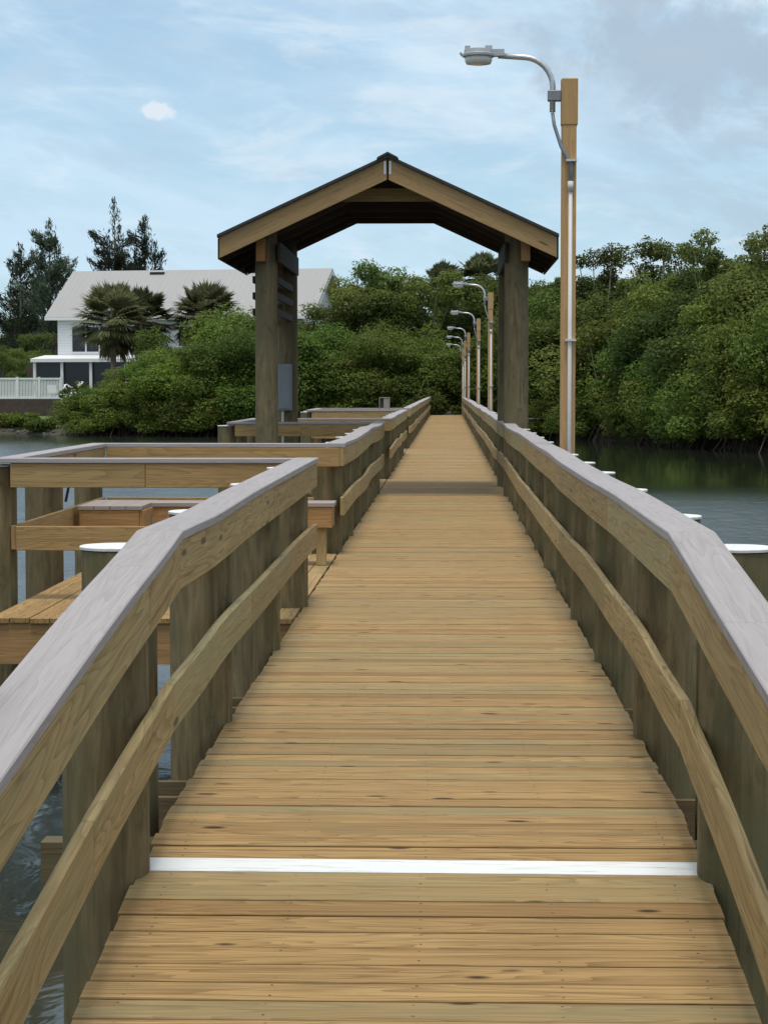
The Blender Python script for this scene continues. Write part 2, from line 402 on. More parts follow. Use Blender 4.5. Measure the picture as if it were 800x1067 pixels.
# ---------------------------------------------------------------- walkway
KINK, RAMP = 7.8, 0.10
def ramp_z(y):
    return -RAMP * (KINK - max(y, 2.2)) if y < KINK else 0.0
END = 126.0
PITCH = 0.1425
deck = MB(); strip = None
y = -1.5; i = 0
bounds = []
while y < END:
    if 7.33 - PITCH / 2 <= y + PITCH / 2 < 7.33 + PITCH / 2:
        strip = (y, y + PITCH); y += PITCH; continue
    hw = 0.975; gap = random.choice((0.006, 0.009, 0.012, 0.015, 0.020)) * random.uniform(.8, 1.2)
    l = hw + random.uniform(-0.006, 0.006); r_ = hw + random.uniform(-0.006, 0.006)
    if y < 7.3: l += 0.01; r_ += 0.005
    z0, z1 = ramp_z(y), ramp_z(y + PITCH); dz = random.uniform(-0.0022, 0.0022); sk = random.uniform(-0.003, 0.003)
    yc = y + PITCH / 2; zc = (z0 + z1) / 2 + dz; w = (PITCH - gap) / 2
    tilt = (z1 - z0) / PITCH
    upv = Vector((0, -tilt, 1)).normalized(); sdv = Vector((0, 1, tilt)).normalized()
    deck.sweep([(-l, yc - sk, zc), (r_, yc + sk, zc)], -w, w, -0.038, 0, side=sdv, up=upv)
    y += PITCH; i += 1
tag(deck.build('walkway_deck', 'deck', bevel=0.003), kind='structure')
sb = MB(); ys = (strip[0] + strip[1]) / 2; tilt = RAMP
sb.sweep([(-0.975, ys + 0.008, ramp_z(ys) + 0.001), (0.975, ys - 0.010, ramp_z(ys) + 0.001)], -PITCH / 2 + .003, PITCH / 2 - .003, -0.038, 0, side=Vector((0, 1, tilt)).normalized(), up=Vector((0, -tilt, 1)).normalized())
tag(sb.build('painted_stripe', 'strip', bevel=0.002), kind='structure')

LEFT_SECTIONS = [(-1.0, 16.06), (20.2, 33.0), (37.0, 51.6), (55.7, END)]
right_rows = [2.9, 5.25, 7.2, 9.7, 12.4, 14.7, 16.8, 18.9, 21.0]
while right_rows[-1] < END - 3: right_rows.append(right_rows[-1] + 2.25)
left_rows = [2.9, 5.2, 7.2, 10.1, 12.9, 15.5, 20.75]
while left_rows[-1] < END - 3: left_rows.append(left_rows[-1] + 2.25)
left_rows = [q for q in left_rows if any(a - 0.1 <= q <= b for a, b in LEFT_SECTIONS)]

# framing under the boards
fr = MB()
for xs in (-0.86, -0.43, 0.0, 0.43, 0.86):
    fr.sweep([(xs, -1.5, ramp_z(-1.5)), (xs, 2.2, ramp_z(2.2)), (xs, KINK, 0), (xs, END, 0)], -0.02, 0.02, -0.25, -0.045, side=(1, 0, 0))
fr.sweep([(-1.48, 8.06, -.14), (1.48, 8.06, -.14)], -0.06, 0.06, -0.25, 0, side=(0, 1, 0))
for q in right_rows:
    z = ramp_z(q) - 0.255
    for off in ((-0.19, 0.19) if q > 9 else ()):
        fr.sweep([(-1.34, q + off, z), (1.34, q + off, z)], -0.022, 0.022, -0.26, 0, side=(0, 1, 0))
tag(fr.build('deck_framing', 'frame'), kind='structure')

# pilings
PR = 0.150
def piling_mesh(top, r=PR, bottom=-3.0):
    prof = []; n = 14
    for k in range(n):
        z = bottom + (top - bottom) * k / (n - 1)
        prof.append((r * (1.0 + 0.012 * (1 - k / (n - 1))), z))
    b_ = MB(); b_.lathe(prof, seg=22)
    rs = random.Random(int(top * 1000) + 5)
    ph = [rs.uniform(0, 6.28) for _ in range(4)]
    vv = []
    for (x, y, z) in b_.v:
        a = math.atan2(y, x); k = 1 + 0.007 * math.sin(2 * a + ph[0] + z * .4) + 0.006 * math.sin(3 * a + ph[1] - z * .7)
        vv.append((x * k, y * k, z))
    b_.v = vv
    return b_.mesh('timber_post', 'piling', smooth=False)
def cap_mesh(r=PR):
    b_ = MB()
    b_.lathe([(r + .005, -0.010), (r + .006, 0.0), (r + .002, 0.003), (r * 0.5, 0.006), (0.012, 0.009)], seg=24)
    return b_.mesh('piling_cap', 'white_cap')
pm = piling_mesh(1.005); cm = cap_mesh()
def piling(x, y, z, label, group, tall=None, rs=1.0):
    e = empty('piling', (x, y, 0), random.uniform(0, 6.28), label, 'piling', group)
    p = bpy.data.objects.new('timber_post', tall or pm); col.objects.link(p); p.parent = e; p.location.z = z
    c = bpy.data.objects.new('piling_cap', cm); col.objects.link(c); c.parent = e; c.location.z = z + 1.019
    p.rotation_euler.z = random.uniform(0, 6.28)
    e.scale = (rs, rs, 1)
    return e
PX = 1.097
for i, q in enumerate(right_rows):
    z = (ramp_z(q) + 0.06) if q < 6 else (-.22 if q < 8 else 0)
    if i < 16: lab = 'white-capped timber piling, %s from the camera along the right railing' % ORD[i]
    else: lab = 'small distant white-capped piling far along the right railing, beyond the shelter'
    piling(PX + (0.09 if q < 6 else random.uniform(-.006, .006)), q, z + random.uniform(-.006, .004), lab, 'pilings along the right railing')
sec_i = [0, 0, 0, 0]
SECN = ['nearest left railing on the ramp', 'left railing in front of the shelter', 'left railing just past the shelter', '']
for i, q in enumerate(left_rows):
    k = [j for j, (a, b_) in enumerate(LEFT_SECTIONS) if a - .1 <= q <= b_][0]
    z = (ramp_z(q) + 0.17) if q < 6 else (-.22 if q < 8 else 0)
    if k < 3: lab = 'white-capped timber piling, %s along the %s' % (ORD[sec_i[k]], SECN[k])
    else: lab = 'small distant white-capped piling along the farthest stretch of left railing'
    sec_i[k] += 1
    piling(-PX - (0.12 if q < 6 else random.uniform(-.006, .006)), q, z + random.uniform(-.006, .004), lab, 'pilings along the left railing')

piling(-1.215, 8.3, -.035, 'stout white-capped piling just outside the bend in the left railing', 'pilings beside the ramp top')
piling(1.215, 8.3, -.035, 'stout white-capped piling just outside the bend in the right railing', 'pilings beside the ramp top')
# railings
def wob(rows, amp, seed):
    rs = random.Random(seed); val = [rs.uniform(-amp, amp) for _ in rows]
    def f(y):
        if y <= rows[0]: return val[0]
        for k in range(len(rows) - 1):
            if rows[k] <= y <= rows[k + 1]:
                t = (y - rows[k]) / (rows[k + 1] - rows[k]); t = t * t * (3 - 2 * t)
                return val[k] * (1 - t) + val[k + 1] * t
        return val[-1]
    return f
def stations(y0, y1, step=0.3):
    n = max(2, int((y1 - y0) / step) + 1); return [y0 + (y1 - y0) * k / (n - 1) for k in range(n)]
def cuts(y0, y1, lo, hi, rs, fixed=()):
    out = [y0]; cur = y0
    while True:
        nx = cur + rs.uniform(lo, hi)
        for fx in fixed:
            if cur < fx - 0.3 and nx > fx - 0.6: nx = fx; break
        if nx > y1 - 0.8: break
        out.append(nx); cur = nx
    out.append(y1); return out
CAP0, CAP1, CAPT = 0.897, 1.072, 1.08
def railing(sgn, y0, y1, seed, label, ramp_part=False, start_cap=0.0):
    rs = random.Random(seed)
    rows = stations(y0, y1, 2.3)
    fz = wob(rows, 0.010, seed + 1); fx = wob(rows, 0.012, seed + 2); gz_ = wob(rows, 0.028, seed + 3); gx_ = wob(rows, 0.012, seed + 4)
    root = empty('railing', (sgn * 0.93, (y0 + y1) / 2, 0), 0, label, 'railing', 'wooden railings along the walkway')
    ox, oy = sgn * 0.93, (y0 + y1) / 2
    def fade(y): return min(1, abs(y - KINK) / 1.0) * min(1, (y1 - y) / .8 + .15)
    fx1 = (KINK,) if y0 < KINK < y1 else ()
    cap = MB(); top = MB(); mid = MB()
    KM, DROP, SLP = (7.45, .066, .158) if sgn > 0 else (7.58, .036, .09)
    def mid_z(q):                       # the lower rail bends at its own joint by the ramp
        if q >= KM:
            t = min(1, max(0, (9.9 - q) / (9.9 - KM))); return -DROP * t * t * (3 - 2 * t) * .5 - DROP * .5 * t
        return -DROP - SLP * (KM - max(q, 2.2))
    def run(mb, seg, a0, a1, b0, b1, ox_, oz_, joint=0.003, zf=ramp_z):
        for s0, s1 in zip(seg[:-1], seg[1:]):
            st = stations(s0 + joint, s1 - joint)
            if s0 < 2.2 < s1: st = sorted(st + [2.2])
            mb.sweep([(ox_(q) - ox, q - oy, oz_(q) + zf(q)) for q in st], a0 * sgn, a1 * sgn, b0, b1, side=(1, 0, 0))
    run(cap, cuts(y0, y1, 3.5, 4.9, rs, fx1), CAP0, CAP1, CAPT - .037, CAPT, lambda q: fx(q) * fade(q), lambda q: fz(q) * fade(q), 0.0012)
    run(top, cuts(y0, y1, 3.2, 4.7, rs, fx1), 0.908, 0.946, CAPT - .222, CAPT - .0385, lambda q: fx(q) * fade(q), lambda q: fz(q) * fade(q))
    run(mid, cuts(y0, y1, 2.4, 4.5, rs, (KM,) if fx1 else ()), 0.908, 0.946, 0.395, 0.572, lambda q: gx_(q) * fade(q), lambda q: gz_(q) * fade(q) * min(1, abs(q - KM) / 1.5), zf=mid_z)
    for mb, nm, mt in ((cap, 'rail_cap', 'cap'), (top, 'top_rail', 'rail'), (mid, 'mid_rail', 'rail')):
        if sgn < 0:
            mb.f = [f[::-1] for f in mb.f]; mb.uv = [u[::-1] for u in mb.uv]
        mb.build(nm, mt, root, bevel=0.004)
    return root
railing(1, -1.0, END, 31, 'long grey-capped wooden railing running unbroken down the right side')
LAB = ['near grey-capped railing on the left, bending down along the ramp',
       'left railing between the first and second platforms, in front of the shelter',
       'left railing between the second and third platforms, past the shelter',
       'farthest left railing, from the third platform to the tree line']
for k, (a, b_) in enumerate(LEFT_SECTIONS):
    railing(-1, a, b_, 50 + 7 * k, LAB[k])

# ---------------------------------------------------------------- left platforms
def platform(zn, zf, name, seed, floor_front):
    rs = random.Random(seed)
    XO = -3.17                                   # outer edge of the floor
    fl = MB(); x = -0.99
    while x > XO + 0.05:
        w = 0.1425
        fl.sweep([(x - w / 2, floor_front - rs.uniform(0, .012), rs.uniform(-.002, .002) - .002), (x - w / 2, zf + .25, rs.uniform(-.002, .002) - .002)], -w / 2 + .003, w / 2 - .003, -.038, 0, side=(1, 0, 0))
        x -= w
    tag(fl.build('platform_floor', 'deck', bevel=0.003), kind='structure')
    fr = MB()
    fr.sweep([(XO + .06, floor_front + .035, -.04), (-1.0, floor_front + .035, -.04)], -.02, .02, -.29, 0, side=(0, 1, 0))
    fr.sweep([(XO + .05, floor_front + .06, -.04), (XO + .05, zf + .2, -.04)], -.02, .02, -.29, 0, side=(1, 0, 0))
    for q in np.arange(floor_front + .6, zf, .6): fr.sweep([(XO + .08, q, -.045), (-1.0, q, -.045)], -.02, .02, -.24, 0, side=(0, 1, 0))
    tag(fr.build('platform_framing', 'fresh'), kind='structure')
    root = empty('platform_railing', (-2.1, (zn + zf) / 2, 0), 0, 'U-shaped grey-capped railing around the %s platform on the left' % name, 'railing', 'railings around the left platforms')
    ox, oy = -2.1, (zn + zf) / 2
    cap = MB(); top = MB(); mid = MB()
    XL = -3.36
    cap.sweep([(-0.9 - ox, zn - .005 - oy, 0), (XL - ox, zn - .005 - oy, 0)], -.0, .165, CAPT - .040, CAPT - .003, side=(0, -1, 0))
    cap.sweep([(-0.9 - ox, zf - oy, 0), (XL - ox, zf - oy, 0)], .0, .165, CAPT - .040, CAPT - .003, side=(0, 1, 0))
    cap.sweep([(XL - ox, zn - oy, 0), (XL - ox, zf - .002 - oy, 0)], .0, .165, CAPT - .040, CAPT - .003, side=(1, 0, 0))
    for (xa, xb) in ((-0.95, -2.2), (-2.203, XL + .13)):
        top.sweep([(xa - ox, zn - .12 - oy, 0), (xb - ox, zn - .12 - oy, 0)], -.0, .038, CAPT - .226, CAPT - .042, side=(0, -1, 0))
    top.sweep([(-0.952 - ox, zf - oy, 0), (XL + .17 - ox, zf - oy, 0)], .0, .038, CAPT - .226, CAPT - .042, side=(0, 1, 0))
    top.sweep([(XL + .115 - ox, zn - .08 - oy, 0), (XL + .115 - ox, zf - .002 - oy, 0)], .0, .038, CAPT - .226, CAPT - .042, side=(1, 0, 0))
    mid.sweep([(-1.25 - ox, zn - .12 - oy, 0), (XL + .17 - ox, zn - .12 - oy, 0)], -.0, .038, .375, .56, side=(0, -1, 0))
    mid.sweep([(XL + .115 - ox, zn - .08 - oy, 0), (XL + .115 - ox, zf - .002 - oy, 0)], .0, .038, .375, .56, side=(1, 0, 0))
    mid.sweep([(-1.2 - ox, zf - oy, 0), (XL + .17 - ox, zf - oy, 0)], .0, .038, .375, .56, side=(0, 1, 0))
    cap.build('rail_cap', 'cap', root, bevel=.004); top.build('top_rail', 'platform', root, bevel=.004); mid.build('mid_rail', 'platform', root, bevel=.004)
    ym = (zn + zf) / 2
    for (px, py, where, sc) in ((-3.37, zn + .03, 'near outer corner', .98), (-3.42, ym + .1, 'middle of the outer side', 1.1), (-3.40, zf + .18, 'far outer corner', .9)):
        piling(px, py, 0.0, 'round timber piling at the %s of the %s left platform' % (where, name), 'pilings around the left platforms', rs=sc)
platform(16.06, 20.2, 'nearest', 3, 14.65)
platform(33.0, 37.0, 'second', 5, 32.2)
platform(51.6, 55.7, 'third', 9, 50.8)

# L-shaped bench on the nearest platform
bn = empty('bench', (-2.0, 19.6, 0), 0, 'low L-shaped wooden bench with grey slat seat along the nearest left platform', 'bench')
sx, sy = 2.0, -19.6
seat = MB()
for k in range(3): seat.box(-2.60 + sx, -0.94 + sx, 19.0 + k * .142 + sy, 19.0 + k * .142 + .138 + sy, .535, .572)
for k in range(4): seat.box(-3.16 + k * .142 + sx, -3.16 + k * .142 + .138 + sx, 18.42 + sy, 19.43 + sy, .537, .574)
seat.build('seat', 'bench_top', bn, bevel=.003)
ap = MB()
ap.box(-2.58 + sx, -0.96 + sx, 19.012 + sy, 19.05 + sy, .345, .532)
ap.box(-2.62 + sx, -2.582 + sx, 18.44 + sy, 19.01 + sy, .345, .534)
ap.box(-3.15 + sx, -2.622 + sx, 18.43 + sy, 18.468 + sy, .345, .534)
ap.box(-0.998 + sx, -0.96 + sx, 19.052 + sy, 19.42 + sy, .345, .532)
ap.build('apron', 'fresh', bn, bevel=.003)
for (lx, ly) in ((-1.06, 19.1), (-2.55, 19.1), (-3.1, 18.5), (-2.68, 18.5)):
    l_ = MB(); l_.box(lx - .045 + sx, lx + .045 + sx, ly - .03 + sy, ly + .06 + sy, 0.001, .345); l_.build('leg', 'rail', bn, bevel=.003)
rod = MB(); rod.tube([(0, 0, 0), (.05, .02, .25), (.055, .03, .32)], .013, 8)
rod.tube([(.045, .02, .30), (.10, .02, .315)], .016, 8)
tag(rod.build('rod_holder', 'black', loc=(-3.30, 18.6, .60)), 'thin black rod holder slanting up behind the bench on nearest platform', 'rod holder')
wb = MB()
for bx in ((-.14, -.12, -.1, .1, 0, .26), (.12, .14, -.1, .1, 0, .26), (-.14, .14, -.1, .1, .262, .285), (-.118, .118, .075, .095, .002, .258), (-.02, .118, -.09, -.07, .002, .258)): wb.box(*bx)
tag(wb.build('wooden_box', 'grey_wood', loc=(gx(400.5, 55.78), 55.79, CAPT - .002)), 'small open-sided wooden box standing on the third platform railing cap', 'box')

# ---------------------------------------------------------------- shelter
SH = empty('shelter', (-0.79, 33.0, 0), 0, 'gabled timber shelter roof on four round posts straddling the walkway', 'shelter')
ox, oy = -0.79, 33.0
def P(x, y, z): return (x - ox, y - oy, z)
XA, XB, XM = -3.235, 1.655, -0.79
ZE, ZP = 3.80, 4.93                    # underside of roof deck at eave and peak
YF, YR = 30.75, 35.2
sl = (ZP - ZE) / (XM - XA)
for (x, y_) in ((-2.61, 31.42), (1.095, 31.42), (-2.55, 34.75), (1.08, 34.75)):
    q = MB(); r = .168 if x < 0 else .180
    q.lathe([(r * (1.04 - .06 * k / 9), -3 + (7.05 + (0 if y_ > 33 else 0)) * k / 9) for k in range(10)], c=P(x, y_, 0), seg=24)
    q.build('post', 'post', SH, smooth=True)
rf = MB()
for (x0, x1, z0, z1) in ((XA - .03, XM, ZE - .012, ZP), (XM, XB + .03, ZP, ZE - .012)):
    rf.prism([P(x0, YF - .05, z0 + .001), P(x1, YF - .05, z1 + .001), P(x1, YF - .05, z1 + .045), P(x0, YF - .05, z0 + .045)], (0, YR - YF + .1, 0))
rf.build('roof', 'shingle', SH)
rc = MB(); rc.prism([P(XM - .16, YF - .07, ZP + .045 - .16 * sl), P(XM, YF - .07, ZP + .052), P(XM + .16, YF - .07, ZP + .045 - .16 * sl), P(XM + .15, YF - .07, ZP + .075 - .15 * sl), P(XM, YF - .07, ZP + .085), P(XM - .15, YF - .07, ZP + .075 - .15 * sl)], (0, YR - YF + .14, 0))
rc.build('ridge_cap', 'shingle', SH)
D = 0.305
def rafter_pair(y_, t, nm, mt, dz=-.002):
    for (xa, xb, za, zb) in ((XA, XM - .012, ZE, ZP - .012 * sl), (XB, XM + .012, ZE, ZP - .012 * sl)):
        q = MB()
        L = math.hypot(xb - xa, zb - za); dirv = Vector((xb - xa, 0, zb - za)) / L
        pts = [P(xa, y_, za + dz), P(xb, y_, zb + dz), P(xb, y_, zb + dz - D), P(xa, y_, za + dz - D)]
        q.prism(pts, (0, t, 0))
        # grain along the board
        q.uv = []
        for f in q.f:
            q.uv.append([((Vector(q.v[i]) - Vector(pts[0])).dot(dirv), (Vector(q.v[i]) - Vector(pts[0])).dot(Vector((-dirv.z * (1 if dirv.x > 0 else -1), 0, abs(dirv.x)))) + .3 + q.v[i][1] * .9) for i in f])
        q.build(nm, mt, SH, bevel=.003)
rafter_pair(YF, .04, 'barge_board', 'barge')
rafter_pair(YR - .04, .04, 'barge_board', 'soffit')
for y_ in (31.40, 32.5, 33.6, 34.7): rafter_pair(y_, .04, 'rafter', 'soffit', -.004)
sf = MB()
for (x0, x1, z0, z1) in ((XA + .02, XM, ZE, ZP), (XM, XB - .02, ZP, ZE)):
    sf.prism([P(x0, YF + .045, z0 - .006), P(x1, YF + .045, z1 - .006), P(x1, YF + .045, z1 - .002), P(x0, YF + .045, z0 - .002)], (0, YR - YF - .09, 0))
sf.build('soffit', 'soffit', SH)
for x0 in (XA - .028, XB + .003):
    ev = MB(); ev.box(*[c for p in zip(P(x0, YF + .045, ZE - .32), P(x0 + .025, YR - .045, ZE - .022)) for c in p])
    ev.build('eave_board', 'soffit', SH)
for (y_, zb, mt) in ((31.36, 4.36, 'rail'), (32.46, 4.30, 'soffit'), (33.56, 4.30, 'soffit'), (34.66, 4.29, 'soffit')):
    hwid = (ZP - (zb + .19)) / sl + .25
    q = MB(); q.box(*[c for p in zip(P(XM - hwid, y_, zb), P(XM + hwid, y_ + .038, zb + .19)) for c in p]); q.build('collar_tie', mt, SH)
for xb in (-2.655, 1.215):
    q = MB(); q.box(*[c for p in zip(P(xb - .065, 30.95, 3.46), P(xb + .065, 35.1, 3.80)) for c in p]); q.build('header_beam', 'header', SH, bevel=.004)
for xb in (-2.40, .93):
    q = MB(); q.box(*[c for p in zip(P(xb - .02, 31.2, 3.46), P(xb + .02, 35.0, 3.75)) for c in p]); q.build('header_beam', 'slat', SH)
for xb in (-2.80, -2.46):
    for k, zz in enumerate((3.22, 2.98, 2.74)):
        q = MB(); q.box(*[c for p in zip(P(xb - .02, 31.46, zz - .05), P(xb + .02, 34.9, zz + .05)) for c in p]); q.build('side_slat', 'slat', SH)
br = MB()
for xo in (-.055, .02): br.box(*[c for p in zip(P(XM + xo, YF - .008, ZP - .235), P(XM + xo + .03, YF - .0005, ZP - .045)) for c in p])
br.build('ridge_strap', 'galv', SH)
# electric box on the rear left post
eb = empty('electrical_box', (-2.58, 34.40, 0), 0, 'tall blue-grey electrical box fixed to the rear left shelter post', 'electrical box')
q = MB(); q.box(-.115, .115, 0, .17, 1.24, 2.0); q.build('cabinet', 'elec', eb, bevel=.01)
q = MB(); q.box(-.095, .095, -.014, -.001, 1.27, 1.97); q.build('door', 'elec', eb, bevel=.006)
q = MB(); q.tube([(-.03, .06, 1.24), (-.03, .06, 0.0)], .02, 10); q.build('conduit', 'pvc', eb)

# ---------------------------------------------------------------- lamps
def make_lamp(top, w=.135):
    root = empty('street_lamp')
    p = MB(); p.sweep([(0, 0, -2.6), (0, 0, top - .42)], -w * .46, w * .46, -w / 2, w / 2, side=(1, 0, 0), up=Vector((0, 1, 0)))
    p.build('pole', 'pole', root, bevel=.006)
    t = MB(); t.sweep([(.003, 0, top - .425), (.003, 0, top)], -w * .52, w * .52, -w / 2 - .006, w / 2 + .006, side=(1, 0, 0), up=Vector((0, 1, 0)))
    t.build('pole_head', 'pole', root, bevel=.008)
    xa = -w * .52 - .075
    pts = [(xa, 0, top - .30), (xa, 0, top - .07)]
    for k in range(1, 9):
        a = R(90 * k / 8 * .96); pts.append((xa - .27 * (1 - math.cos(a)), 0, top - .07 + .27 * math.sin(a)))
    pts.append((xa - .50, 0, top + .217))
    ar = MB(); ar.tube(pts, .027, 12); ar.build('arm', 'galv', root, smooth=True)
    b_ = MB(); b_.box(xa - .045, -w * .5, -.05, .05, top - .20, top - .105); b_.build('bracket', 'galv_dark', root, bevel=.006)
    h = empty('lamp_head'); h.parent = root
    hx, hz = xa - .68, top + .215
    hb = MB(); hb.lathe([(.12, -.012), (.150, -.008), (.152, .012), (.135, .02), (.13, .055), (.07, .065)], c=(hx, 0, hz), seg=24)
    hb.box(hx + .06, hx + .235, -.045, .045, hz - .005, hz + .055)
    hb.box(hx - .125, hx - .075, -.05, .05, hz + .03, hz + .085); hb.box(hx + .06, hx + .125, -.06, .06, hz + .03, hz + .085)
    hb.tube([(hx - .15, 0, hz), (hx - .165, 0, hz + .03)], .012, 6)
    hb.build('housing', 'head', h)
    ln = MB(); ln.lathe([(.06, -.082), (.112, -.074), (.126, -.045), (.128, -.013)], c=(hx, 0, hz), seg=24); ln.build('lens', 'lens', h, smooth=True)
    c = MB(); c.tube([(xa, -.005, top - .31), (xa + .015, -.02, top - .42), (xa + .075, -w / 2 - .01, top - .62), (.015, -w / 2 - .02, top - .78), (.012, -w / 2 - .022, top - 1.05)], .017, 8)
    c.build('cable', 'cable', root, smooth=True)
    d = MB(); d.tube([(.012, -w / 2 - .02, top - 1.0), (.012, -w / 2 - .02, -1.0)], .019, 10)
    d.tube([(.012, -w / 2 - .02, top - 1.03), (.012, -w / 2 - .02, top - .94)], .027, 10)
    d.build('conduit', 'pvc', root, smooth=True)
    for zz in (top - .76, top - 2.4, .95):
        s_ = MB(); s_.box(-.03, .07, -w / 2 - .053, -w / 2 - .001, zz, zz + .02); s_.build('clip', 'pvc', root)
    return root
YL = 19.6
lamp = make_lamp(gz(86.5, YL), .145); lamp.location = (gx(590.5, YL), YL, 0)
tag(lamp, 'nearest and tallest street lamp, square wooden pole beside the right railing', 'street lamp', 'street lamps along the right railing')
proto = make_lamp(4.12)
LL = ['second-nearest street lamp, seen just right of the walkway through the shelter', 'third-nearest street lamp, the second tallest of those seen through the shelter',
      'fourth street lamp from the camera, seen through the shelter', 'fifth street lamp from the camera, seen through the shelter', 'sixth street lamp from the camera, seen through the shelter', 'farthest street lamp, tiny and darkest against the trees']
for k, (px, Y, top) in enumerate(((510.4, 54.5, 305.6), (498, 74, 332.4), (487.8, 96, 347), (484, 112, 355.5), (482, 124, 363), (480.6, 150, 376))):
    o = proto if k == 0 else copy_tree(proto)
    o.location = (gx(px, Y), Y, gz(top, Y) - 4.12)
    tag(o, LL[k], 'street lamp', 'street lamps along the right railing')

# ---------------------------------------------------------------- water and land
w = MB(); w.v = [(-2500, -300, 0), (2500, -300, 0), (2500, 4000, 0), (-2500, 4000, 0)]; w.face((0, 1, 2, 3))
tag(w.build('water', 'water', loc=(0, 0, WATER)), kind='structure')
SHX = [-400, -60, -29, -22, -12.5, -3, 3, 5.2, 7.6, 11.3, 14.6, 24, 60, 400]
SHY = [170, 140, 134.5, 128, 126.5, 125.0, 124.5, 123, 120.5, 109, 98, 72, 40, 20]
def shore(x): return float(np.interp(x, SHX, SHY))
def land_z(x, y):
    d = y - shore(x)
    z = np.interp(d, [-3, 0, 1.0, 4, 12, 60, 400], [-2.2, WATER - .02, -1.0, -.55, -.35, -.1, 0.3])
    return float(z) + 0.05 * math.sin(x * 1.3) * math.sin(y * .9)
L = MB(); xs = list(np.concatenate([np.linspace(-400, -70, 12), np.linspace(-62, 40, 103), np.linspace(50, 400, 12)]))
ds = [-3, -1, 0, .5, 1, 2, 3, 4, 6, 8, 12, 16, 20, 26, 34, 45, 60, 90, 150, 300, 900]
for x in xs:
    for d in ds:
        yy = shore(x) + d; L.v.append((float(x), yy, land_z(x, yy)))
nd = len(ds)
for i in range(len(xs) - 1):
    for j in range(nd - 1):
        L.face((i * nd + j, (i + 1) * nd + j, (i + 1) * nd + j + 1, i * nd + j + 1))
tag(L.build('bank', 'soil', smooth=True), kind='structure')
# lawn sheet by the house
lw = MB(); lx = np.linspace(-60, -21, 40); ld = [1.6, 2.5, 4, 6, 8, 12, 16, 20, 26]
for x in lx:
    for d in ld:
        yy = shore(x) + d; lw.v.append((float(x), yy, land_z(x, yy) + .03))
for i in range(len(lx) - 1):
    for j in range(len(ld) - 1):
        n_ = len(ld); lw.face((i * n_ + j, (i + 1) * n_ + j, (i + 1) * n_ + j + 1, i * n_ + j + 1))
tag(lw.build('lawn', 'lawn', smooth=True), kind='structure')
# path where the walkway lands
pt = MB()
for k in range(12):
    yy = END + k * 3; pt.v += [(-1.0 - .02 * k, yy, land_z(0, yy) * 0 - .05 - .01 * k), (1.0 - .03 * k, yy, -.05 - .01 * k)]
for k in range(11): pt.face((2 * k, 2 * k + 1, 2 * k + 3, 2 * k + 2))
for i in range(len(pt.v)): pass
tag(pt.build('path', plain('path_sand', (0.16, 0.13, 0.09), .95, var=.3)), kind='structure')
rk = MB(); rk.lathe([(.16, 0), (.26, .06), (.27, .16), (.18, .27), (.05, .31)], seg=9)
rk.v = [(x * 1.3 * (1 + .1 * math.sin(5 * z + x * 9)), y, z) for x, y, z in rk.v]
tag(rk.build('boulder', 'rock', smooth=True, loc=(gx(467.5, 127), 127, -.06)), 'small pale boulder lying at the far end of the walkway', 'boulder')

# ---------------------------------------------------------------- foliage
def leaves_mesh(name, mat, centers, radii, counts, size, up_bias=0.5, elong=1.8, flat=0.75, seed=0, droop=0.0):
    r = np.random.default_rng(seed)
    P_, S_ = [], []
    for c, rad, n in zip(centers, radii, counts):
        d = r.normal(size=(n, 3)); d /= np.linalg.norm(d, axis=1)[:, None]
        rr = rad * r.uniform(0.35, 1.0, n) ** 0.6
        lump = 1 + 0.22 * np.sin(d[:, 0] * 5 + c[0] * 3) * np.sin(d[:, 1] * 5 + c[1] * 3) + .12 * np.sin(d[:, 2] * 9 + c[2])
        p = np.array(c) + d * (rr * lump)[:, None] * np.array([1, 1, flat])
        P_.append(p); S_.append(d)
    P_ = np.concatenate(P_); Dn = np.concatenate(S_); n = len(P_)
    nrm = Dn * 0.8 + r.normal(size=(n, 3)) * 0.7 + np.array([0, 0, up_bias]); nrm /= np.linalg.norm(nrm, axis=1)[:, None]
    t = r.normal(size=(n, 3)) + np.array([0, 0, -droop]); t -= nrm * (t * nrm).sum(1)[:, None]; t /= np.linalg.norm(t, axis=1)[:, None]
    bt = np.cross(nrm, t)
    s = size * r.uniform(0.6, 1.35, n)[:, None]
    V = np.stack([P_ - t * s * elong / 2, P_ + bt * s * .5, P_ + t * s * elong / 2, P_ - bt * s * .5], 1).reshape(-1, 3)
    me = bpy.data.meshes.new(name)
    me.vertices.add(4 * n); me.vertices.foreach_set('co', V.ravel())
    me.loops.add(4 * n); me.loops.foreach_set('vertex_index', np.arange(4 * n))
    me.polygons.add(n); me.polygons.foreach_set('loop_start', np.arange(0, 4 * n, 4)); me.polygons.foreach_set('loop_total', np.full(n, 4))
    me.materials.append(M[mat]); me.update(); me.validate()
    return me

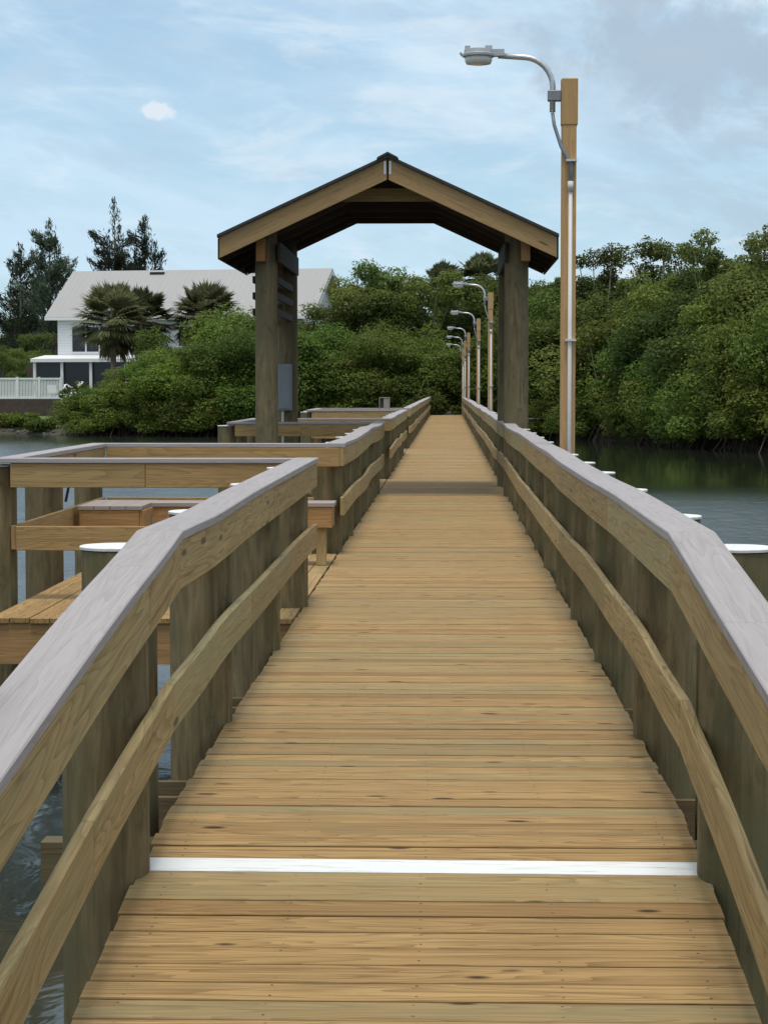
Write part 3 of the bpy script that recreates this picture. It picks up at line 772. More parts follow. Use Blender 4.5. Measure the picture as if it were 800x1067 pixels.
def tree_variant(kind, seed):
    """returns (crown mesh, trunk mesh) for a tree of unit height ~ its own size in metres"""
    r = random.Random(seed); cs, rs_, ns = [], [], []; tk = MB()
    if kind == 'mangrove':             # round dense, foliage to the waterline
        H = 6.0
        for k in range(15):
            a = r.uniform(0, 6.28); z = r.uniform(.12, .92); rad = 2.5 * math.sqrt(max(.15, 1 - ((z - .4) / .62) ** 2)) * r.uniform(.55, 1)
            cs.append((rad * math.cos(a), rad * math.sin(a), z * H)); rs_.append(r.uniform(.85, 1.45)); ns.append(int(r.uniform(330, 480)))
        cs.append((0, 0, 3)); rs_.append(2.0); ns.append(700)
        size, mat, mul = .085, 'leaf_mangrove', 3.3
    elif kind == 'fringe':             # low spreading waterline mangrove
        H = 3.6
        for k in range(13):
            a = r.uniform(0, 6.28); z = r.uniform(.22, .85); rad = 2.4 * r.uniform(.3, 1) * (1.1 - .5 * z)
            cs.append((rad * math.cos(a), rad * math.sin(a), z * H)); rs_.append(r.uniform(.7, 1.15)); ns.append(int(r.uniform(260, 400)))
        size, mat, mul = .08, 'leaf_mangrove', 3.1
    elif kind == 'tall':               # taller tree, clumps on visible limbs
        H = 10.0
        for k in range(20):
            z = r.uniform(.42, 1.0); a = r.uniform(0, 6.28); rad = 3.0 * r.uniform(.2, 1) * (1.25 - .75 * abs(z - .65) * 2)
            cs.append((rad * math.cos(a), rad * math.sin(a), z * H - .6)); rs_.append(r.uniform(.7, 1.3)); ns.append(int(r.uniform(210, 340)))
        size, mat, mul = .10, 'leaf_dark', 3.0
    else:                              # open: thin crown with gaps at its top
        H = 10.0
        for k in range(19):
            z = r.uniform(.5, 1.03); a = r.uniform(0, 6.28); rad = 3.1 * r.uniform(.25, 1) * (1.2 - .55 * z)
            cs.append((rad * math.cos(a), rad * math.sin(a), z * H - .6)); rs_.append(r.uniform(.45, .95)); ns.append(int(r.uniform(110, 200)))
        size, mat, mul = .10, 'leaf_dark', 3.0
    crown = leaves_mesh('crown', mat, cs, rs_, [int(n * mul) for n in ns], size, up_bias=0.8, seed=seed)
    # trunk and limbs
    base = -0.6 if kind in ('mangrove', 'fringe') else -.5
    fork = H * (.3 if kind in ('mangrove', 'fringe') else .42)
    lean = Vector((r.uniform(-.5, .5), r.uniform(-.5, .5), 0))
    p0 = Vector((0, 0, base)); p1 = Vector((0, 0, fork * .5)) + lean * .4; p2 = Vector((0, 0, fork)) + lean
    rt = .12 if kind in ('mangrove', 'fringe') else .17
    tk.tube([p0, p1, p2], [rt * 1.3, rt, rt * .8], 7)
    for c, rad in zip(cs[:14], rs_):
        e = Vector(c); mid = p2.lerp(e, .5) + Vector((r.uniform(-.3, .3), r.uniform(-.3, .3), r.uniform(.1, .5)))
        tk.tube([p2 + Vector((0, 0, -.1)), mid, e], [rt * .5, rt * .32, rt * .12], 5)
    if kind in ('mangrove', 'fringe'):
        for k in range(26):
            a = r.uniform(0, 6.28); d = r.uniform(.6, 2.4); h0 = r.uniform(.5, 1.4)
            st = Vector((d * .35 * math.cos(a), d * .35 * math.sin(a), h0)); en = Vector((d * math.cos(a), d * math.sin(a), -.7))
            tk.tube([st, st.lerp(en, .45) + Vector((0, 0, .35)), st.lerp(en, .85) + Vector((0, 0, .05)), en], [.035, .03, .025, .02], 4, cap=False)
    trunk = tk.mesh('trunk', 'root' if kind in ('mangrove', 'fringe') else ('bark_pale' if kind == 'open' else 'bark'), smooth=True)
    return crown, trunk
VAR = {k: [tree_variant(k, 100 + 10 * i + 3 * j) for j in range(4)] for i, k in enumerate(('mangrove', 'fringe', 'tall', 'open'))}
HGT = {'mangrove': 6.3, 'fringe': 3.5, 'tall': 9.8, 'open': 9.9}
bright = {}
def crown_in(me, mat):
    key = (me.name, mat)
    if key not in bright:
        c = me.copy(); c.materials.clear(); c.materials.append(M[mat]); bright[key] = c
    return bright[key]
trees = {}
def tree(kind, px, back, toppx, where, wide=1.0, mat=None, Y=None):
    """px: photo column of its axis; back: metres behind the shoreline; toppx: photo row of its top"""
    if Y is None:
        Y = 128.0
        for _ in range(30): Y = shore(gx(px, Y)) + back
    x = gx(px, Y); z0 = max(land_z(x, Y), WATER) ; h = gz(toppx, Y) - z0
    s = h / HGT[kind]
    cr, tr = random.choice(VAR[kind])
    if mat: cr = crown_in(cr, mat)
    nm = {'mangrove': 'mangrove_tree', 'fringe': 'mangrove_bush', 'tall': 'broadleaf_tree', 'open': 'broadleaf_tree'}[kind]
    e = empty(nm, (x, Y, z0), random.uniform(0, 6.28))
    e.scale = (s * wide, s * wide, s)
    for n_, me in (('trunk', tr), ('crown', cr)):
        o = bpy.data.objects.new(n_, me); col.objects.link(o); o.parent = e
    trees.setdefault((kind, where), []).append((px, e))
    return e

# right bank, waterline fringe
for px, back, top in ((560, .3, 425), (585, .4, 415), (612, .3, 412), (640, .5, 405), (668, .3, 410), (698, .4, 400), (728, .3, 398), (757, .5, 392), (790, .3, 388), (822, .3, 382)):
    tree('fringe', px, back, top + random.uniform(-5, 5), 'right', 1.25)
for px, back, top in ((565, 3, 385), (596, 3, 372), (628, 3.5, 378), (655, 3, 352), (683, 3.5, 362), (712, 3, 345), (742, 3.5, 352), (770, 3, 330), (800, 3.5, 318), (832, 3, 310)):
    tree('mangrove', px, back, top + random.uniform(-6, 6), 'right', 1.1)
for px, back, top in ((550, 8, 320), (578, 9, 300), (606, 8, 308), (634, 9, 300), (660, 8, 312), (690, 9, 295), (716, 8, 292), (746, 8, 300), (776, 8, 282), (806, 8, 276)):
    tree('mangrove', px, back, top + random.uniform(-6, 6), 'right inland', 1.15, 'leaf_dark' if random.random() < .5 else None)
for px, back, top in ((556, 14, 292), (585, 15, 280), (622, 14, 258), (655, 15, 282), (680, 14, 250), (706, 13, 243), (728, 13.5, 255), (748, 14, 262), (772, 13, 256), (795, 12, 240), (822, 12, 234)):
    tree('open', px, back, top, 'right', 0.92)
for px, back, top in ((570, 20, 300), (610, 22, 288), (645, 20, 285), (695, 20, 275), (725, 19, 275), (755, 20, 280), (785, 18, 268), (815, 18, 262)):
    tree('tall', px, back, top, 'right', 1.1)
# centre, behind the end of the walkway
for px, back, top, k in ((300, 2, 345, 'mangrove'), (325, 3, 336, 'mangrove'), (352, 2.5, 345, 'mangrove'), (376, 3, 335, 'mangrove'), (400, 2.5, 350, 'mangrove'), (424, 3, 340, 'mangrove'), (444, 4, 352, 'mangrove'),
                         (505, 4, 345, 'mangrove'), (528, 3, 340, 'mangrove'), (545, 3, 350, 'mangrove')):
    tree(k, px, back, top + random.uniform(-5, 5), 'centre', 1.15)
for px, back, top, k in ((310, 10, 316, 'tall'), (336, 11, 318, 'tall'), (374, 10, 288, 'tall'), (378, 12, 284, 'tall'), (388, 12, 274, 'open'), (405, 11, 276, 'tall'), (426, 12, 280, 'open'), (444, 11, 284, 'tall'), (462, 14, 310, 'tall'), (480, 15, 300, 'tall'),
                         (470, 24, 330, 'mangrove'), (452, 20, 330, 'mangrove'), (490, 22, 330, 'mangrove'), (512, 11, 292, 'tall'), (532, 12, 285, 'tall'), (545, 11, 295, 'tall')):
    tree(k, px, back, top + random.uniform(-4, 4), 'centre', 1.1)
for px, back, top in ((395, 2, 385), (420, 2.5, 382), (440, 2.5, 390), (365, 2, 388), (338, 2, 385), (312, 2, 385), (290, 1.5, 390)):
    tree('fringe', px, back, top, 'centre', 1.25)
# left bank in front of the house
for px, back, top in ((92, .6, 405), (112, .8, 392), (136, .6, 385), (160, .8, 372), (184, .6, 362), (208, .8, 368), (232, .6, 352), (256, .8, 345), (280, .8, 342)):
    tree('mangrove', px, back + .8, top + random.uniform(-5, 5), 'left', 1.35, 'leaf_bright' if random.random() < .45 else None)
for px, back, top in ((84, .2, 420), (104, .2, 418), (128, .2, 412), (150, .3, 415), (175, .2, 408), (200, .3, 412), (226, .2, 405), (250, .3, 408), (275, .2, 402)):
    tree('fringe', px, back, top + random.uniform(-4, 4), 'left', 1.3)
for px, back, top in ((182, 7, 338), (205, 7, 345), (245, 7, 325), (262, 7, 318), (285, 7, 322)):
    tree('mangrove', px, back, top, 'left inland', 1.2, 'leaf_bright' if random.random() < .3 else None)
# behind and left of the house
for px, Y, top in ((-20, 185, 350), (5, 190, 335), (28, 188, 322), (50, 190, 318), (70, 200, 316), (-8, 172, 362), (18, 174, 356), (38, 176, 348), (0, 160, 372), (22, 168, 378), (42, 168, 380)):
    tree('tall', px, 0, top + random.uniform(-5, 5), 'house', 1.25, Y=Y)
for px, Y, top in ((378, 200, 318), (400, 190, 320), (560, 160, 300), (600, 160, 295), (640, 155, 292), (680, 150, 290), (720, 150, 286), (760, 145, 282), (800, 140, 272), (450, 180, 318), (500, 175, 310), (475, 178, 316), (525, 175, 300)):
    tree('tall', px, 0, top, 'far', 1.4, Y=Y)
WH = {('mangrove', 'right'): ('round-topped mangrove just behind the waterline on the right bank, %s from the left', 'mangroves along the right bank'),
      ('fringe', 'right'): ('low mangrove bush at the waterline of the right bank, %s from the left', 'waterline bushes on the right bank'),
      ('mangrove', 'right inland'): ('taller mangrove inland on the right bank, %s from the left', 'mangroves inland on the right bank'),
      ('open', 'right'): ('tall thin-crowned tree topping the skyline on the right, %s from the left', 'skyline trees on the right'),
      ('tall', 'right'): ('dense broadleaf tree behind the right bank mangroves, %s from the left', 'broadleaf trees on the right'),
      ('mangrove', 'centre'): ('mangrove at the far end of the walkway, %s from the left', 'mangroves around the walkway end'),
      ('tall', 'centre'): ('tall dense tree seen through the shelter, %s from the left', 'trees seen through the shelter'),
      ('open', 'centre'): ('thin-topped tree with sky gaps seen through the shelter, %s from the left', 'trees seen through the shelter'),
      ('fringe', 'centre'): ('low bush at the bank left of the walkway end, %s from the left', 'bushes near the walkway end'),
      ('mangrove', 'left'): ('leafy mangrove on the left bank below the house, %s from the left', 'mangroves on the left bank'),
      ('fringe', 'left'): ('low waterline bush under the left bank mangroves, %s from the left', 'bushes on the left bank'),
      ('mangrove', 'left inland'): ('mangrove between the palms and the shelter post, %s from the left', 'mangroves beside the house'),
      ('tall', 'house'): ('dark broadleaf tree left of the white house, %s from the left', 'trees beside the house'),
      ('tall', 'far'): ('dark background tree behind the far bank, %s from the left', 'background trees')}
for key, lst in trees.items():
    lab, grp = WH[key]; lst.sort(key=lambda t: t[0])
    for i, (_, e) in enumerate(lst): tag(e, lab % ORD[i], 'bush' if key[0] == 'fringe' else 'tree', grp)

# bare pale trunks among the right-hand mangroves
bare = [
        ((655, 5), [(0, 0, .6), (.1, 0, 2.2), (-.3, .1, 4.0), (-.1, .1, 5.6)], 'pale thin upright bare trunk in the middle of the right bank')]
for px_, bk, lean_, top_, lab_ in ((628, .9, -.9, 5.2, 'thin pale stem leaning left out of the right bank foliage'), (674, 1.0, .5, 4.6, 'thin pale stem leaning right out of the right bank foliage'),
                               (700, .8, -.4, 3.8, 'short pale stem above the middle waterline bushes of the right bank'), (742, .9, -1.1, 4.4, 'pale slanting stem toward the right end of the right bank')):
    bare.append(((px_, bk - 1.4), [(0, 0, .8), (lean_ * .25, .1, 2.0), (lean_ * .6, .2, 3.2), (lean_, .1, top_)], lab_))
for (px, back), pts, lab in bare:
    Y = 112.0
    for _ in range(30): Y = shore(gx(px, Y)) + (1.6 if back > 3 else 1.4 + back)
    x = gx(px, Y); q = MB(); pts = [Vector(p) for p in pts]
    q.tube(pts, [(.11 if len(pts) > 4 else .075) - .018 * k for k in range(len(pts))], 7)
    q.tube([pts[2], pts[2] + Vector((.5, -.2, .8)), pts[2] + Vector((.7, -.3, 1.8))], [.06, .04, .02], 6)
    tag(q.build('bare_trunk', 'bark_pale', smooth=True, loc=(x, Y - .3, WATER + .8)), lab, 'trunk')

# casuarinas
def casuarina(seed, H, spread):
    r = random.Random(seed); tk = MB(); rn = np.random.default_rng(seed); tips = []
    stems = [(0, 0, 1.0), (r.uniform(-.25, -.1) * spread, 0, .82), (r.uniform(.1, .28) * spread, 0, .86)]
    for sx_, sy_, hh in stems:
        top = Vector((sx_ * 3, sy_ + r.uniform(-.5, .5), H * hh)); base = Vector((0, 0, -.5))
        mid = base.lerp(top, .5) + Vector((sx_ * .5, 0, 0)); tk.tube([base, mid, top], [.28, .16, .03], 7)
        for k in range(15):
            t = r.uniform(.32, .98); p = base.lerp(mid, t * 2) if t < .5 else mid.lerp(top, t * 2 - 1)
            a = r.uniform(0, 6.28); ln = r.uniform(.7, 2.1) * spread * (1.25 - t) + .6
            e = p + Vector((math.cos(a) * ln, math.sin(a) * ln, ln * r.uniform(.45, 1.1)))
            tk.tube([p, p.lerp(e, .5) + Vector((0, 0, -.1)), e], [.06, .04, .012], 5); tips.append((p, e))
        tips.append((mid.lerp(top, .7), top + Vector((0, 0, .7))))
    P_, T_ = [], []
    for p, e in tips:
        n = 150; t = rn.uniform(.2, 1.08, n)[:, None]
        c = np.array(p) * (1 - t) + np.array(e) * t + rn.normal(size=(n, 3)) * np.array([.38, .38, .42]) * (1.15 - .75 * t)
        d = np.array(e - p); d = d / np.linalg.norm(d) + rn.normal(size=(n, 3)) * .45 + np.array([0, 0, .25])
        P_.append(c); T_.append(d / np.linalg.norm(d, axis=1)[:, None])
    P_ = np.concatenate(P_); T_ = np.concatenate(T_); n = len(P_)
    bt = np.cross(T_, rn.normal(size=(n, 3))); bt /= np.linalg.norm(bt, axis=1)[:, None]
    ln = rn.uniform(.3, .7, n)[:, None]; wd = rn.uniform(.03, .065, n)[:, None]
    V = np.stack([P_ - T_ * ln / 2, P_ + bt * wd, P_ + T_ * ln / 2, P_ - bt * wd], 1).reshape(-1, 3)
    cm_ = MB(); cm_.v = [tuple(v) for v in V.tolist()]; cm_.f = [(4 * i, 4 * i + 1, 4 * i + 2, 4 * i + 3) for i in range(n)]; cm_.uv = [[(0, 0)] * 4] * n
    return cm_.mesh('crown', 'leaf_pine'), tk.mesh('trunk', 'bark', smooth=True)
for k, (px, Y, top, lab, sp) in enumerate(((22, 185, 268, 'leftmost wispy casuarina with feathery crown left of the house roof', 1.5), (52, 180, 244, 'wispy casuarina with feathery dark crown at the left end of house roof', 1.4), (120, 195, 220, 'tallest wispy casuarina, rising above the roof ridge of the house', 1.5), (152, 198, 238, 'wispy casuarina behind the ridge, right of the tallest one', 1.3))):
    h = gz(top, Y) + .3; cr, tr = casuarina(40 + k, h, sp)
    e = empty('casuarina_tree', (gx(px, Y), Y, -.2), 0, lab, 'tree', 'casuarinas behind the house')
    for n_, me in (('trunk', tr), ('crown', cr)):
        o = bpy.data.objects.new(n_, me); col.objects.link(o); o.parent = e

# sabal palms
def palm_meshes(seed, H, rad):
    r = random.Random(seed); tk = MB(); gr = MB(); dd = MB()
    tk.tube([(0, 0, -.5), (.05, 0, H * .4), (0, .05, H * .8), (0, 0, H)], [.24, .20, .19, .21], 10)
    def frond(mb, az, el, ln, fan, droop):
        d = Vector((math.cos(az) * math.cos(el), math.sin(az) * math.cos(el), math.sin(el)))
        st = Vector((0, 0, H - .1)); hub = st + d * ln * .55 + Vector((0, 0, -droop * .15))
        sd = d.cross(Vector((0, 0, 1)))
        if sd.length < .1: sd = Vector((1, 0, 0))
        sd.normalize(); up = sd.cross(d).normalized()
        mb.tube([st, st.lerp(hub, .5) + Vector((0, 0, .06)), hub], [.03, .022, .018], 4, cap=False)
        n = 23
        for k in range(n):
            a = (k / (n - 1) - .5) * 2 * fan + r.uniform(-.05, .05)
            dv = (d * math.cos(a) + sd * math.sin(a) + up * .12 * math.cos(a)).normalized()
            L_ = ln * .62 * (1 - .25 * abs(a) / fan) * r.uniform(.85, 1.1)
            mid = hub + dv * L_ * .6; tip = hub + dv * L_ + Vector((0, 0, -droop * L_ * .35 - .05))
            wv = dv.cross(up).normalized() * .07 + up * .01
            k0 = len(mb.v)
            mb.v += [tuple(hub), tuple(mid + wv), tuple(tip), tuple(mid - wv)]
            mb.face((k0, k0 + 1, k0 + 2, k0 + 3))
    for k in range(105):
        el = R(r.uniform(-38, 80)); frond(gr, r.uniform(0, 6.28), el, rad * r.uniform(.85, 1.1), R(r.uniform(62, 80)), .45 if el < .6 else .25)
    for k in range(12): frond(dd, r.uniform(0, 6.28), R(r.uniform(-78, -45)), rad * r.uniform(.7, .9), R(45), .8)
    return tk.mesh('trunk', 'palm_bark', smooth=True), gr.mesh('fronds', 'leaf_palm'), dd.mesh('dead_fronds', 'leaf_dead')
def palm(px, Y, crown_py, rpx, lab, seed):
    s = F / Y; g = land_z(gx(px, Y), Y); H = gz(crown_py, Y) - g; rad = rpx / s
    e = empty('sabal_palm', (gx(px, Y), Y, g), 0, lab, 'palm tree', 'sabal palms')
    for n_, me in zip(('trunk', 'fronds', 'dead_fronds'), palm_meshes(seed, H, rad)):
        o = bpy.data.objects.new(n_, me); col.objects.link(o); o.parent = e
palm(117, 143, 334, 40, 'large fan palm in front of the house, left of the smaller palm', 1)
palm(147, 146, 333, 35, 'fan palm half hidden behind the large palm in front of the house', 2)
palm(214, 146, 331, 38, 'fan palm in front of the right half of the house roof', 3)
palm(463, 148, 300, 27, 'tall fan palm above the trees, seen left of the shelter right post', 4)
palm(500, 146, 290, 28, 'tall fan palm just left of the shelter right front post', 5)
palm(470, 152, 385, 28, 'low brownish fan palm straight ahead at the end of the walkway', 6)
palm(484, 148, 345, 25, 'fan palm behind the row of small street lamps', 7)

# shrubs on the lawn edge and white flowering shrub
def shrub(px, Y, h, wd, n, mat, lab, name='shrub', seed=0, size=.12, z=None):
    r = random.Random(seed); cs = [(r.uniform(-wd, wd), r.uniform(-.5, .5), r.uniform(.2, h)) for _ in range(n)]
    z0 = land_z(gx(px, Y), Y) if z is None else z
    e = empty(name, (gx(px, Y), Y, z0), 0, lab, 'shrub', 'garden shrubs on the left bank')
    o = bpy.data.objects.new('foliage', leaves_mesh('foliage', mat, cs, [r.uniform(.35, .6) for _ in cs], [200] * n, size, seed=seed)); col.objects.link(o); o.parent = e
    q = MB()
    for c in cs[:6]: q.tube([(0, 0, -.2), (c[0] * .5, c[1] * .5, c[2] * .6), c], [.04, .03, .015], 5)
    q.build('stem', 'bark', e)
    return e
def Yat(px, back):
    Y = 132.0
    for _ in range(30): Y = shore(gx(px, Y)) + back
    return Y
shrub(8, Yat(8, 1.6), .5, 1.3, 10, 'leaf_bright', 'bright green shrub at the left edge of the waterside lawn', seed=5)
shrub(25, Yat(25, 1.5), .62, .8, 9, 'leaf_bright', 'bright green rounded shrub in the middle of the waterside lawn', seed=6)
shrub(48, Yat(48, 1.0), .35, 1.2, 8, 'leaf_mangrove', 'low dull green shrub on the bank below the fence end', seed=7)
shrub(-12, Yat(-12, 1.4), .8, 1.0, 9, 'leaf_bright', 'green shrub beyond the left edge of the lawn', seed=8)
fs = shrub(76, 139.5, 2.3, .7, 12, 'leaf_mangrove', 'shrub with white blossom at the right end of the white fence', 'flowering_shrub', seed=9)
o = bpy.data.objects.new('blossom', leaves_mesh('blossom', 'petal', [(-.35, -.6, 2.1), (.1, -.7, 1.7), (.45, -.6, 2.3), (.2, -.6, 1.2), (.55, -.6, 1.6), (-.3, -.6, 1.5), (.3, -.6, .8)], [.3] * 7, [16] * 7, .16, elong=1.1, seed=3)); col.objects.link(o); o.parent = fs
# rubble along the waterline below the lawn
rb = MB(); r = random.Random(4)
for k in range(120):
    x = r.uniform(-42, -20); yy = shore(x) + r.uniform(-.3, .7); s = r.uniform(.06, .16); k0 = len(rb.v)
    rb.lathe([(s * .6, -s * .5), (s, 0), (s * .7, s * .5), (s * .2, s * .65)], c=(x, yy, land_z(x, yy) + .02), seg=6)
tag(rb.build('shore_rubble', 'rubble'), kind='stuff', label='grey rubble stones along the waterline below the lawn', cat='rubble')

# ---------------------------------------------------------------- house
YH = 160.0
HO = empty('house', (gx(190, YH), YH, -.3), R(-10), 'white two-storey house with long grey metal gable roof on the left bank', 'house')
# local frame: +x along the ridge, -y towards the camera
hx0, hx1 = gx(63, YH) - gx(190, YH), gx(308, YH) - gx(190, YH)
hx1 += 2.2; hx0 += 1.35; DW = 6.2; ze, zr = gz(331, 157) + .3, gz(283, 162) + .3
q = MB(); q.box(hx0, hx1, -DW + .6, DW - .6, 0, ze - .1)
q.prism([(hx1 - .001, -DW + .6, ze - .1), (hx1 - .001, DW - .6, ze - .1), (hx1 - .001, 0, zr - .25)], (-.15, 0, 0))
q.prism([(hx0 + .151, -DW + .6, ze - .1), (hx0 + .151, DW - .6, ze - .1), (hx0 + .151, 0, zr - .25)], (-.15, 0, 0))
q.build('wall', 'siding', HO)
rx0, rx1 = hx0 - .8, hx1 + .9
rf = MB()
for sg in (-1, 1):
    k0 = len(rf.v); sl_ = math.hypot(DW, zr - ze); W = rx1 - rx0
    for (dz) in (0, -.16):
        rf.v += [(rx0, sg * DW, ze + dz), (rx1, sg * DW, ze + dz), (rx1, 0, zr + dz), (rx0, 0, zr + dz)]
    uvt = [(0, 0), (W, 0), (W, sl_), (0, sl_)]
    rf.face((k0, k0 + 1, k0 + 2, k0 + 3), uvt); rf.face((k0 + 7, k0 + 6, k0 + 5, k0 + 4))
    rf.face((k0 + 4, k0 + 5, k0 + 1, k0)); rf.face((k0 + 5, k0 + 6, k0 + 2, k0 + 1)); rf.face((k0 + 7, k0 + 4, k0, k0 + 3))
rfo = rf.build('roof', 'metal_roof', HO)
for (vx, vv) in ((-1.8, .92), (5.6, .93)):
    zc = ze + (zr - ze) * vv; q = MB(); q.box(vx - .55, vx + .55, -DW * (1 - vv) - .14, -DW * (1 - vv) + .16, zc - .06, zc + .13); q.build('roof_vent', 'black', rfo)
q = MB(); q.box(rx0 + .05, rx1 - .05, -DW - .10, -DW + .06, ze - .24, ze - .03); q.build('gutter', 'house_trim', HO)
for sg in (-1, 1):
    q = MB(); q.prism([(rx1 + .003, sg * DW, ze - .17), (rx1 + .003, sg * DW, ze - .42), (rx1 + .003, 0, zr - .42), (rx1 + .003, 0, zr - .17)], (-.06, 0, 0)); q.build('barge_board', 'house_trim', HO)
yw = -DW + .6
def window(x0, x1, z0, z1, muls):
    f = MB(); t = .09
    f.box(x0 - t, x1 + t, yw - .06, yw + .02, z1, z1 + t); f.box(x0 - t, x1 + t, yw - .07, yw + .02, z0 - t, z0)
    f.box(x0 - t, x0, yw - .06, yw + .02, z0, z1); f.box(x1, x1 + t, yw - .06, yw + .02, z0, z1)
    for m_ in muls: f.box(m_ - .05, m_ + .05, yw - .055, yw + .02, z0 + .001, z1 - .001)
    w_ = f.build('window', 'house_trim', HO)
    g = MB(); g.box(x0, x1, yw - .02, yw - .005, z0, z1); g.build('pane', 'screen', w_)
z2, z3 = gz(366, 154) + .3, gz(340, 154) + .3
wx = hx0 + 1.15
window(wx, wx + 3.0, z2, z3, [wx + 1.05, wx + 2.1])
window(wx + 4.2, wx + 6.6, z2 + .2, z3, [wx + 5.4]); window(wx + 8.2, wx + 10.2, z2 + .4, z3, [wx + 9.2]); window(wx + 12, wx + 14, z2 + .4, z3, [wx + 13])
# porch
pz = gz(377, 152) + .3; px0, px1 = hx0 - 1.0, hx0 + 6.6
q = MB(); q.prism([(px0, yw - .001, pz + .55), (px0, yw - 3.0, pz + .25), (px0, yw - 3.0, pz), (px0, yw - .001, pz + .1)], (px1 - px0, 0, 0)); q.build('porch_roof', 'house_trim', HO)
for cx_ in (px0 + .25, px0 + 2.35, px0 + 4.55, px0 + 7.2):
    q = MB(); q.box(cx_ - .1, cx_ + .1, yw - 2.85, yw - 2.65, 0, pz + .02); q.build('porch_column', 'house_trim', HO)
q = MB(); q.box(px0 + .4, px1 - .3, yw - 2.6, yw - 2.55, .6, pz + .01); q.build('porch_screen', 'screen', HO)
q = MB(); q.box(px0 - 1.2, px0 - .02, yw - .6, yw + 1.2, 0, pz - .1); q.build('side_wall', 'brown_wall', HO)

# terrace wall, white fence and furniture
YT = 146.0
tx1 = gx(62, YT); tx0 = gx(-30, YT)
tw = MB(); tw.box(tx0, tx1, YT, YT + 5.5, -.9, gz(415.5, YT)); 
tag(tw.build('terrace_wall', 'brown_wall'), 'brown brick terrace wall under the white fence', 'wall')
ft, fb = gz(393.5, YT), gz(415.5, YT)
fe = empty('fence', ((tx0 + tx1) / 2, YT + .15, fb), 0, 'white picket pool fence on top of the brown terrace wall', 'fence'); fx = (tx0 + tx1) / 2
q = MB(); q.box(tx0 - fx, tx1 - fx, -.05, .05, ft - fb - .12, ft - fb); q.build('top_bar', 'house_trim', fe)
q = MB(); q.box(tx0 - fx, tx1 - fx, -.05, .05, .001, .14); q.build('bottom_bar', 'house_trim', fe)
q = MB(); x = tx0 + .1
while x < tx1 - .1: q.box(x - fx - .036, x - fx + .036, -.015, .015, .141, ft - fb - .121); x += .105
q.build('pickets', 'house_trim', fe)
for k in range(5):
    x = tx0 + (tx1 - tx0) * k / 4; q = MB(); q.box(x - fx - .08, x - fx + .08, -.08, .08, (-1.35 if k == 4 else .002), ft - fb + .06); q.build('fence_post', 'house_trim', fe)
def chair(px, Y, mat, lab):
    e = empty('patio_chair', (gx(px, Y), Y, fb), R(20), lab, 'chair', 'terrace chairs')
    q = MB(); q.box(-.32, .32, -.3, .3, .36, .44); q.build('seat', mat, e)
    q = MB(); q.prism([(-.32, .28, .44), (.32, .28, .44), (.32, .40, .98), (-.32, .40, .98)], (0, .06, 0)); q.build('backrest', mat, e)
    for sx_ in (-.28, .28):
        for sy_ in (-.26, .26): q = MB(); q.box(sx_ - .025, sx_ + .025, sy_ - .025, sy_ + .025, .001, .36); q.build('leg', mat, e)
chair(40, YT + 2.2, 'wicker', 'dark grey chair behind the white terrace fence')
chair(54, YT + 1.8, 'house_trim', 'white chair near the right end of the terrace fence')

# grey table on the far bank behind the right shelter post
YB = 121.5; e = empty('picnic_table', (gx(560, YB), YB, gz(444.5, YB)), R(6), 'small weathered grey table on the far bank behind the shelter right post', 'table')
q = MB(); q.box(-.7, .7, -.3, .3, .45, .5); q.build('tabletop', 'grey_wood', e)
for sx_ in (-.5, .5):
    for sg in (-1, 1):
        q = MB(); q.prism([(sx_ - .04 + sg * .0, -.25 * sg, -.3), (sx_ + .04, -.25 * sg, -.3), (sx_ + .04, .2 * sg, .449), (sx_ - .04, .2 * sg, .449)], (.04 * sg, 0, 0)); q.build('leg', 'grey_wood', e)

# ---------------------------------------------------------------- light and sky
EL, AZ = 76.0, 178.0            # azimuth clockwise from +Y
sun_d = bpy.data.lights.new('sun', 'SUN'); sun = bpy.data.objects.new('sun', sun_d); col.objects.link(sun)
sun_d.energy = 2.4; sun_d.angle = R(15); sun_d.color = (1.0, 0.96, 0.90)
dv = Vector((math.sin(R(AZ)) * math.cos(R(EL)), math.cos(R(AZ)) * math.cos(R(EL)), math.sin(R(EL))))
sun.rotation_euler = dv.to_track_quat('Z', 'Y').to_euler(); sun.location = (0, 0, 60)
wd = bpy.data.worlds.new('World'); scn.world = wd; wd.use_nodes = True
nt = NT(wd); bg = nt.n['Background']
sky = nt.add('ShaderNodeTexSky', sky_type='NISHITA'); sky.sun_disc = False
sky.sun_elevation = R(EL); sky.sun_rotation = R(AZ); sky.air_density = 1.0; sky.dust_density = 0.4; sky.ozone_density = 2.5
g = nt.add('ShaderNodeTexCoord').outputs['Generated']
x, y, z = nt.sep(g)
den = nt.math('MAXIMUM', nt.math('ADD', z, 0.10), 0.04)
cv = nt.comb(nt.math('DIVIDE', x, den), nt.math('DIVIDE', y, den), 0.0)
hv = nt.comb(nt.math('MULTIPLY', x, 9.0), nt.math('MULTIPLY', y, 9.0), nt.math('ADD', nt.math('MULTIPLY', z, 27.0), nt.math('MULTIPLY', x, 5.5)))
n1 = nt.noise(hv, 0.75, 6, 0.58, 0.5)
n2 = nt.noise(hv, 2.6, 6, 0.6, 0.3)
n3 = nt.noise(cv, 0.55, 5, 0.55, 0.4)
veil = nt.math('ADD', nt.math('MULTIPLY', nt.smooth(n1, 0.36, 0.66), 0.42), nt.math('MULTIPLY', nt.smooth(n2, 0.45, 0.72), 0.16))
veil = nt.math('ADD', veil, 0.48, clamp=True)
zen = nt.smooth(z, 0.24, 0.5)
veil = nt.math('MAXIMUM', veil, nt.math('MULTIPLY', zen, nt.smooth(n3, 0.3, 0.6)))
